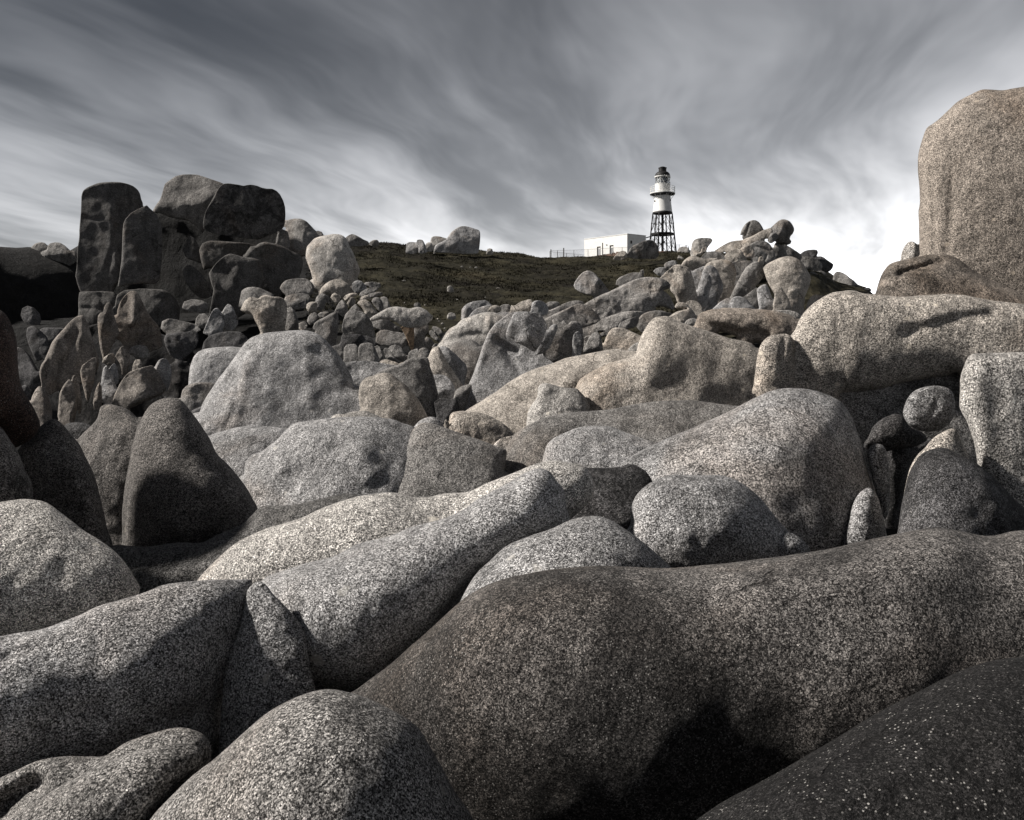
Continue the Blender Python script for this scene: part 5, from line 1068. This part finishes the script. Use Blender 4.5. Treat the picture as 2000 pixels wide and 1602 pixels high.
rk('A', 52, 'broad stained rock at the foot of the shorter pillar', [(685,920),(692,850),(705,790),(750,760),(830,752),(910,754),(990,760),(1035,790),(1065,835),(1082,890),(1076,950),(1000,970),(850,980),(740,980)], yaw=.22, t=.32, c=(.46,.44,.42), sharp=2.2, a=.15, n=22)
# left cliff
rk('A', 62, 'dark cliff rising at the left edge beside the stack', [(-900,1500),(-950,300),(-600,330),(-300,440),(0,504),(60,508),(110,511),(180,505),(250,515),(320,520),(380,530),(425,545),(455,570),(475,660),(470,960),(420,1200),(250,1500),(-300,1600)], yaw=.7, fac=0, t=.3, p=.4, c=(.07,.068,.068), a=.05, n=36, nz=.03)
rk('A', 64, 'left of two rounded tops on the dark cliff', [(180,530),(190,500),(212,480),(240,471),(268,475),(285,492),(290,530),(240,550)], t=.5, c='m', a=.15, n=14)
rk('A', 63.5, 'right of two rounded tops on the dark cliff', [(280,540),(284,500),(298,480),(330,471),(362,474),(392,492),(415,515),(435,535),(400,570),(320,560)], t=.5, c='m', a=.15, n=14)
for lab, d_, pts in [
    ('dim block below the dark cliff, highest of the shaded tumble', 54, [(125,910),(135,870),(165,855),(205,868),(240,900),(248,950),(225,985),(170,975),(140,945)]),
    ('dim slab under the highest block of the shaded tumble', 50, [(230,1005),(265,985),(320,985),(385,990),(375,1040),(320,1090),(280,1080)]),
    ('tall dim slab in the shaded tumble, left of the largest lit tooth', 46, [(158,1040),(165,985),(200,975),(245,1005),(285,1045),(300,1100),(270,1170),(220,1190),(185,1120)]),
    ('creased dim rock at the bottom of the shaded tumble', 40, [(100,1180),(110,1105),(150,1120),(195,1180),(235,1250),(255,1310),(240,1380),(180,1410),(120,1360)]),
    ('low dim rocks beside the left edge boulder', 34, [(95,1380),(120,1340),(160,1330),(185,1370),(180,1430),(130,1450)])]:
    rk('A', d_, lab, pts, t=.35, fac=4, c='d', a=.2, n=16)
rk('A', 47, 'dark bank of broken rock behind the lit teeth', [(470,1000),(600,960),(750,1000),(960,1020),(1080,1060),(1180,1150),(1150,1350),(1080,1500),(900,1600),(500,1640),(250,1620),(150,1450),(250,1300),(420,1120)], ext=0, t=.12, p=.3, fac=5, c='k', a=.4, n=30)  # added rock; dark tint and lichen paint the shade between the teeth
rk('A', 41, 'dark sill of rock between the lit teeth and the rounded grey boulder', [(1000,1230),(1060,1180),(1130,1190),(1180,1260),(1170,1400),(1120,1500),(1040,1560),(960,1500),(980,1380)], t=.25, fac=3, c='d', a=.4, n=18)  # added rock, coloured dark to act as shade beside the teeth
# ---- lit teeth below the stack
TG = 'upright teeth of rock below the stack'
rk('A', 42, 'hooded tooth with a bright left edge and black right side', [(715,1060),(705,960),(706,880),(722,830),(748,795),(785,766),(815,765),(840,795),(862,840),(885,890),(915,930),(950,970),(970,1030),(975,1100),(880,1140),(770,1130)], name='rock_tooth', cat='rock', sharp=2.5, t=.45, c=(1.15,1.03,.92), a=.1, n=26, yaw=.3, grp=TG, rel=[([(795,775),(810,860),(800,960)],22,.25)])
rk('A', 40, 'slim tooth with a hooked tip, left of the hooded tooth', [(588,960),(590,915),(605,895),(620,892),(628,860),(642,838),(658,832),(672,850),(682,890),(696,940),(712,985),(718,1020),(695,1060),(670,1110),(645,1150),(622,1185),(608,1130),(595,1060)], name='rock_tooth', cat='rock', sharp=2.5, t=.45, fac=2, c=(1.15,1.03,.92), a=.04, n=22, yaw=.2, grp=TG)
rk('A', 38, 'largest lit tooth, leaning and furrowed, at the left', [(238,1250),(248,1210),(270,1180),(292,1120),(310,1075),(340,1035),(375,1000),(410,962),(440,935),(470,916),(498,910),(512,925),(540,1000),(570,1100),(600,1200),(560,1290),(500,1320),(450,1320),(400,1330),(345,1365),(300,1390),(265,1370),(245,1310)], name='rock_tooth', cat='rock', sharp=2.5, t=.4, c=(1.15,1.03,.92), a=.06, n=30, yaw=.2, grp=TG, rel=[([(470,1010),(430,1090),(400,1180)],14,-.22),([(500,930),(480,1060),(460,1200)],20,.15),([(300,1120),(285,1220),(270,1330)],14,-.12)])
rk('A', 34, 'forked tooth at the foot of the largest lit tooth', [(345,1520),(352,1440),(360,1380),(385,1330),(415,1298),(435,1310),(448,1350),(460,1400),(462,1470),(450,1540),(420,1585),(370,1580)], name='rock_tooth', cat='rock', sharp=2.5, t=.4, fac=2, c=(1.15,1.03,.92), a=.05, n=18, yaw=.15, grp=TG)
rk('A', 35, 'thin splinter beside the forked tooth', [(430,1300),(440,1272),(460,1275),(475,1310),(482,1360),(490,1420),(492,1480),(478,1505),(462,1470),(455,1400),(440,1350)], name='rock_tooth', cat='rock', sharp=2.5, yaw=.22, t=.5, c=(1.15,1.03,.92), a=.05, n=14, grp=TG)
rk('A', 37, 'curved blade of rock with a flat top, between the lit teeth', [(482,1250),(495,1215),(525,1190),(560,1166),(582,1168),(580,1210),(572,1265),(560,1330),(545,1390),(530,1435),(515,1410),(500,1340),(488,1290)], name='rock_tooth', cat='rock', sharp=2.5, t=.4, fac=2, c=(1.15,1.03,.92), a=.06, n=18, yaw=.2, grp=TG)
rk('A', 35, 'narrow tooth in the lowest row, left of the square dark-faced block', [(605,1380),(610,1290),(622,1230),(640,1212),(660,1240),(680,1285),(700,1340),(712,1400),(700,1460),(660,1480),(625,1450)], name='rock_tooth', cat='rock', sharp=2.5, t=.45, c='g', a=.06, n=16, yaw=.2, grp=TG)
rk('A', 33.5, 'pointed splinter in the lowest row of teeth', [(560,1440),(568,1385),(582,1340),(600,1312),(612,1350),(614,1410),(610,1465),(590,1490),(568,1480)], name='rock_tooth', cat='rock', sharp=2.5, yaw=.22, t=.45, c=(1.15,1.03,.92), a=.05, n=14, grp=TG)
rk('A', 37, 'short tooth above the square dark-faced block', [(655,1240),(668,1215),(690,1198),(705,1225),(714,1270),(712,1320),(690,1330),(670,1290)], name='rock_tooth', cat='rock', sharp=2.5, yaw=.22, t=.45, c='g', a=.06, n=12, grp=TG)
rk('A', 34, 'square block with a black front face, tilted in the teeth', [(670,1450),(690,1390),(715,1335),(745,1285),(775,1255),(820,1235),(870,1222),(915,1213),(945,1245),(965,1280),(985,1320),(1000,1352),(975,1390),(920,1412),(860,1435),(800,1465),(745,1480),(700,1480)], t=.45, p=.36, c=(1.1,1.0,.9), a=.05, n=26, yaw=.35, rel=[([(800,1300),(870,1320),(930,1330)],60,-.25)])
rk('A', 36, 'ribbed upright rock right of the square black-faced block', [(925,1260),(935,1215),(955,1182),(980,1170),(1005,1178),(1022,1205),(1032,1250),(1028,1310),(1005,1370),(980,1370),(950,1310)], name='rock_tooth', cat='rock', sharp=2.5, yaw=.22, t=.42, fac=2, c='g', a=.06, n=18, grp=TG)
rk('A', 39, 'small peaked rock in the middle of the teeth', [(695,1160),(708,1130),(725,1105),(742,1096),(762,1115),(780,1145),(782,1200),(760,1260),(735,1270),(725,1210)], name='rock_tooth', cat='rock', sharp=2.5, yaw=.22, t=.42, fac=2, c=(1.15,1.03,.92), a=.05, n=16, grp=TG)
rk('A', 40, 'flat-topped stone beside the small peaked rock', [(778,1140),(782,1112),(808,1095),(845,1090),(880,1098),(895,1125),(892,1165),(860,1185),(820,1170)], t=.42, c='m', a=.08, n=14)
rk('A', 38, 'stub of rock under the flat-topped stone', [(795,1240),(802,1205),(815,1180),(840,1178),(855,1195),(850,1235),(820,1255)], t=.42, c='t', a=.06, n=11)
rk('A', 39, 'small block below the slim hooked tooth', [(615,1195),(625,1165),(655,1145),(682,1142),(692,1175),(690,1205),(655,1215)], t=.42, fac=2, c='t', a=.06, n=12)
rk('A', 30, 'leaning tooth nearest the left boulders, lowest of the lit teeth', [(182,1440),(192,1400),(212,1360),(235,1338),(258,1350),(280,1385),(300,1425),(312,1480),(315,1550),(290,1600),(255,1620),(225,1540),(200,1490)], name='rock_tooth', cat='rock', sharp=2.5, t=.42, fac=2, c=(1.15,1.03,.92), a=.05, n=18, grp=TG, yaw=.15)
rk('A', 45, 'slab with a cracked face on the shaded slope under the stack', [(968,990),(975,950),(1010,933),(1060,938),(1120,950),(1180,968),(1212,1000),(1170,1020),(1090,1018),(1010,1030)], t=.35, fac=2, c='m', a=.08, n=16)
rk('A', 46, 'rounded stone right of the cracked-face slab', [(1175,975),(1180,930),(1200,905),(1230,900),(1255,920),(1262,960),(1245,995),(1205,990)], t=.45, c='m', a=.08, n=12)
rk('A', 50, 'dim rock under the drooping lump of the stack', [(1095,870),(1110,830),(1150,815),(1210,820),(1248,840),(1255,870),(1220,895),(1150,890)], t=.42, c='m', a=.1, n=14)
rk('A', 40, 'dark jumble of rock in the hollow below the cracked slab', [(985,1060),(1000,1025),(1060,1015),(1130,1010),(1160,1000),(1190,1020),(1195,1070),(1160,1130),(1080,1180),(1020,1150)], t=.35, fac=4, c='d', a=.15, n=20)
rk('B', 36, 'left of the twin pale points under the stack', [(145,1020),(155,985),(172,940),(190,900),(215,870),(235,870),(252,890),(265,925),(275,965),(260,1010),(200,1040)], name='rock_tooth', cat='rock', sharp=2.5, yaw=.22, t=.45, c='g', a=.05, n=16)
rk('B', 36.5, 'right of the twin pale points under the stack', [(250,920),(262,885),(280,855),(295,844),(315,852),(332,885),(350,925),(355,965),(330,1000),(280,1000)], name='rock_tooth', cat='rock', sharp=2.5, yaw=.22, t=.45, c='g', a=.05, n=14)
rk('B', 34, 'dark oblong rock in the hollow beneath the twin points', [(140,1120),(148,1070),(180,1035),(230,1018),(300,1008),(370,1012),(410,1045),(420,1090),(370,1130),(250,1140)], t=.42, c='d', a=.25, n=18)
rk('B', 32, 'drooping lit stone shaped like a snout, above the great pale dome', [(370,880),(380,850),(395,822),(425,803),(455,803),(475,812),(495,792),(530,788),(565,800),(600,800),(630,812),(645,840),(650,880),(646,930),(640,980),(625,1020),(590,1030),(545,1025),(500,1040),(478,990),(458,945),(432,910),(400,900)], t=.42, c='t', a=.06, n=30, rel=[([(560,900),(590,950),(600,1010)],40,-.2),([(430,850),(500,900),(540,1000)],26,.12),([(480,815),(520,850)],12,-.15)])
rk('B', 33.5, 'grey wedge right of the snout-shaped stone', [(640,1040),(645,960),(650,880),(665,858),(690,875),(708,915),(720,965),(715,1030),(680,1050)], t=.36, c='m', a=.08, n=16)
rk('B', 35, 'small pale stones on the ground right of the grey wedge', [(715,985),(720,960),(745,948),(765,955),(772,975),(760,1000),(730,1010)], t=.45, fac=2, c='w', a=0, n=9)
rk('B', 26, 'rounded grey boulder left of the great pale dome', [(55,1340),(58,1280),(66,1220),(85,1165),(110,1132),(150,1115),(200,1107),(260,1101),(320,1100),(365,1106),(390,1130),(360,1200),(300,1290),(220,1360),(120,1370)], fac=0, t=.4, c='g', a=.06, n=24)
rk('B', 22.5, 'dark rock at the foot of the rounded grey boulder', [(10,1400),(20,1360),(45,1335),(90,1320),(150,1314),(210,1320),(245,1335),(220,1390),(160,1440),(100,1480),(40,1500),(10,1450)], t=.4, fac=2, c='m', a=.15, n=20)
rk('B', 21.0, 'shaded scrap of rock low beside the great pale dome', [(30,1560),(70,1490),(130,1460),(180,1440),(190,1480),(150,1560),(80,1600)], t=.4, fac=2, c='d', a=.2, n=14)
# ---- blocks right of the dome
rk('C', 29.5, 'pointed dark block with one sunlit edge, behind the great pale dome', [(255,500),(268,460),(300,432),(340,412),(385,390),(420,368),(455,352),(490,345),(502,385),(506,440),(502,520),(490,600),(470,680),(430,700),(370,640),(300,560)], t=.4, fac=2, c='m', a=.06, n=22, yaw=.2, rel=[([(300,440),(370,410),(440,370)],20,.15)])
rk('C', 28.2, 'hunched dark block overhanging a black gap', [(538,530),(545,470),(558,410),(575,368),(600,342),(640,330),(690,332),(735,345),(775,368),(805,405),(832,450),(850,500),(862,555),(855,600),(780,575),(700,560),(620,560),(560,570)], t=.4, p=.4, c='m', a=.08, n=24)
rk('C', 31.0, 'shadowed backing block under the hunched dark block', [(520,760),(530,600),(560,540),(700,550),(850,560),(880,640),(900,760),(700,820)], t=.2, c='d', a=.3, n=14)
rk('C', 29.2, 'upper block left of the mushroom rock', [(825,470),(835,432),(870,415),(920,412),(975,420),(1025,445),(1070,475),(1118,500),(1110,525),(1080,540),(1020,535),(950,530),(880,525)], t=.4, p=.42, c='m', a=.06, n=18)
rk('C', 28.0, 'lower block left of the mushroom rock stem', [(870,640),(872,590),(885,550),(920,525),(965,520),(1010,530),(1060,540),(1110,545),(1150,562),(1165,610),(1170,670),(1120,700),(1020,690),(930,680)], t=.4, p=.42, c='m', a=.08, n=20)
rk('C', 27.0, 'cap of the mushroom rock, a pale sunlit overhanging lens', [(812,425),(822,402),(860,380),(900,358),(940,332),(985,308),(1030,297),(1080,294),(1130,299),(1170,308),(1205,314),(1240,306),(1280,297),(1320,306),(1360,328),(1395,358),(1428,388),(1425,415),(1395,450),(1350,485),(1300,498),(1240,501),(1190,502),(1145,495),(1105,475),(1065,445),(1010,425),(950,420),(890,425),(845,438)], fac=0, t=.42, c='w', a=.03, n=32, rel=[([(1180,330),(1200,420),(1170,490)],20,-.1)])
rk('C', 28.4, 'shaded stem under the cap of the mushroom rock', [(1150,520),(1200,470),(1300,470),(1380,470),(1385,530),(1352,580),(1350,620),(1370,660),(1425,695),(1400,740),(1300,760),(1210,740),(1180,650)], t=.3, c='m', a=.08, n=20)
rk('C', 27.4, 'orange sunlit flake under the left side of the mushroom cap', [(1115,495),(1150,502),(1200,503),(1240,505),(1246,560),(1244,640),(1238,710),(1222,722),(1205,690),(1185,640),(1160,580),(1135,535)], t=.3, c=(1.45,1.05,.72), a=0, n=16, yaw=.3)  # orange tint puts the warm sunlight into the stone colour
for lab, d_, pts in [
    ('first small squared stone in the row under the hunched block, half hidden by the dome', 25.5, [(440,820),(446,690),(470,673),(510,672),(538,690),(552,740),(550,810),(520,860)]),
    ('second squared stone in the row under the hunched block', 25.0, [(560,850),(556,760),(562,700),(585,670),(625,658),(668,660),(692,685),(704,750),(704,830),(640,860)]),
    ('third and widest squared stone in the row under the hunched block', 24.8, [(712,850),(702,760),(698,700),(715,665),(755,648),(805,647),(845,662),(868,705),(890,770),(915,840),(820,870)]),
    ('thin upright stone after the widest squared stone', 25.2, [(868,720),(865,685),(885,672),(910,690),(930,730),(948,790),(950,840),(920,845),(900,800)]),
    ('slanting stone in the row below the lower block', 25.4, [(945,720),(960,698),(985,702),(1020,735),(1050,780),(1085,815),(1115,845),(1050,850),(985,820),(960,780)]),
    ('rounded stone above the slanting one in the row', 25.8, [(990,710),(1010,682),(1050,668),(1095,672),(1122,695),(1145,740),(1180,780),(1180,820),(1120,830),(1060,780),(1020,745)]),
    ('left of two squared stones below the mushroom stem', 25.6, [(1182,800),(1190,745),(1215,725),(1250,712),(1282,702),(1286,760),(1284,820),(1230,830)]),
    ('right of two squared stones below the mushroom stem', 25.4, [(1280,815),(1284,750),(1295,710),(1330,694),(1370,702),(1395,725),(1405,780),(1390,820),(1330,830)])]:
    rk('C', d_, lab, pts, t=.42, p=.38, c='m', a=.08, n=14)
JW = 'blocks of the jointed rock face below the pale upright boulder'
for lab, d_, pts, cc in [
    ('big rounded block crowning the jointed rock face', 43, [(320,170),(335,115),(375,75),(425,45),(480,24),(530,28),(575,55),(620,90),(645,130),(640,170),(590,195),(540,208),(480,185),(400,170)], 't'),
    ('pale egg stone on the right top of the jointed rock face', 42, [(635,110),(640,70),(665,45),(705,37),(740,52),(768,85),(785,120),(750,145),(700,165),(655,150)], 'g'),
    ('flat stone right of the pale egg stone', 42.5, [(755,85),(765,60),(810,52),(865,55),(912,65),(922,95),(905,115),(850,105),(800,110)], 'm'),
    ('upper flat slab on the right of the jointed face', 40, [(705,190),(720,160),(755,132),(800,115),(850,105),(885,105),(895,130),(860,150),(800,168),(750,200)], 'm'),
    ('second flat slab on the right of the jointed face', 39.5, [(775,195),(800,172),(850,158),(900,150),(935,158),(940,180),(910,195),(860,202),(810,212)], 'm'),
    ('short stone under the second flat slab', 39, [(698,228),(720,205),(760,185),(795,182),(822,205),(825,232),(780,225),(735,235)], 't'),
    ('leaf of rock at the left of the jointed face', 40, [(280,240),(290,205),(318,178),(345,165),(385,182),(422,205),(412,240),(380,270),(345,340),(310,340),(295,290)], 'm'),
    ('four-sided block in the jointed face below the crown', 39.5, [(428,205),(440,180),(470,160),(500,178),(532,205),(520,235),(490,268),(455,240)], 't'),
    ('wide short block at the top middle of the jointed face', 39, [(553,210),(575,185),(615,166),(660,161),(695,168),(680,190),(640,200),(600,218),(570,238)], 't'),
    ('square block at the middle of the jointed face', 38.5, [(588,265),(605,230),(632,202),(658,208),(672,240),(668,275),(640,290),(618,302),(600,285)], 't'),
    ('left triangular block in the jointed face', 38, [(465,350),(490,290),(515,250),(540,226),(570,250),(592,290),(600,330),(575,365),(550,400),(510,370)], 'm'),
    ('long leaning block in the lower middle of the jointed face', 37.5, [(605,340),(635,300),(672,270),(700,295),(735,330),(765,368),(730,380),(680,365),(630,360)], 'm'),
    ('largest leaning block on the right of the jointed face', 37, [(690,260),(705,240),(740,228),(775,226),(805,245),(835,280),(865,320),(890,350),(885,378),(845,395),(800,400),(770,360),(735,310)], 't'),
    ('rounded block right of the largest leaning block', 38, [(828,245),(840,215),(870,202),(905,210),(930,240),(945,280),(945,330),(920,350),(890,330),(860,290)], 'm'),
    ('end block of the jointed face, next to the turf', 38.5, [(905,225),(920,203),(952,194),(985,212),(1000,250),(1012,300),(985,340),(950,345),(945,290)], 'm'),
    ('small tan block at the lower left of the jointed face', 38, [(188,310),(195,275),(220,253),(260,246),(292,255),(302,300),(290,345),(250,360),(210,345)], 't'),
    ('low block under the small tan one', 36, [(198,440),(210,395),(235,365),(275,350),(300,370),(305,420),(270,460),(225,480)], 'm'),
    ('thin flat block beside the low one', 36, [(300,410),(305,370),(330,352),(375,344),(412,348),(405,380),(360,400)], 'm')]:
    rk('C', d_, lab, pts, t=.42, p=.4, fac=2, c=cc, a=.06, n=14, grp=JW)
for lab, d_, pts in [
    ('left scree slab between the mushroom rock and the wedge boulder', 33, [(1345,640),(1352,610),(1368,588),(1400,605),(1435,635),(1445,665),(1410,680),(1370,670)]),
    ('middle scree slab, long and slanting', 34, [(1390,560),(1395,532),(1415,522),(1445,548),(1475,585),(1502,620),(1485,645),(1450,625),(1415,592)]),
    ('right scree slab, highest of the three', 35, [(1418,510),(1430,486),(1460,488),(1500,508),(1528,545),(1530,590),(1508,605),(1475,570),(1440,535)]),
    ('scree stones tumbled at the bottom of the turf gully', 31, [(1420,690),(1440,660),(1470,655),(1480,680),(1450,705)])]:
    rk('C', d_, lab, pts, t=.4, c='m', a=.06, n=12)

build_rocks()
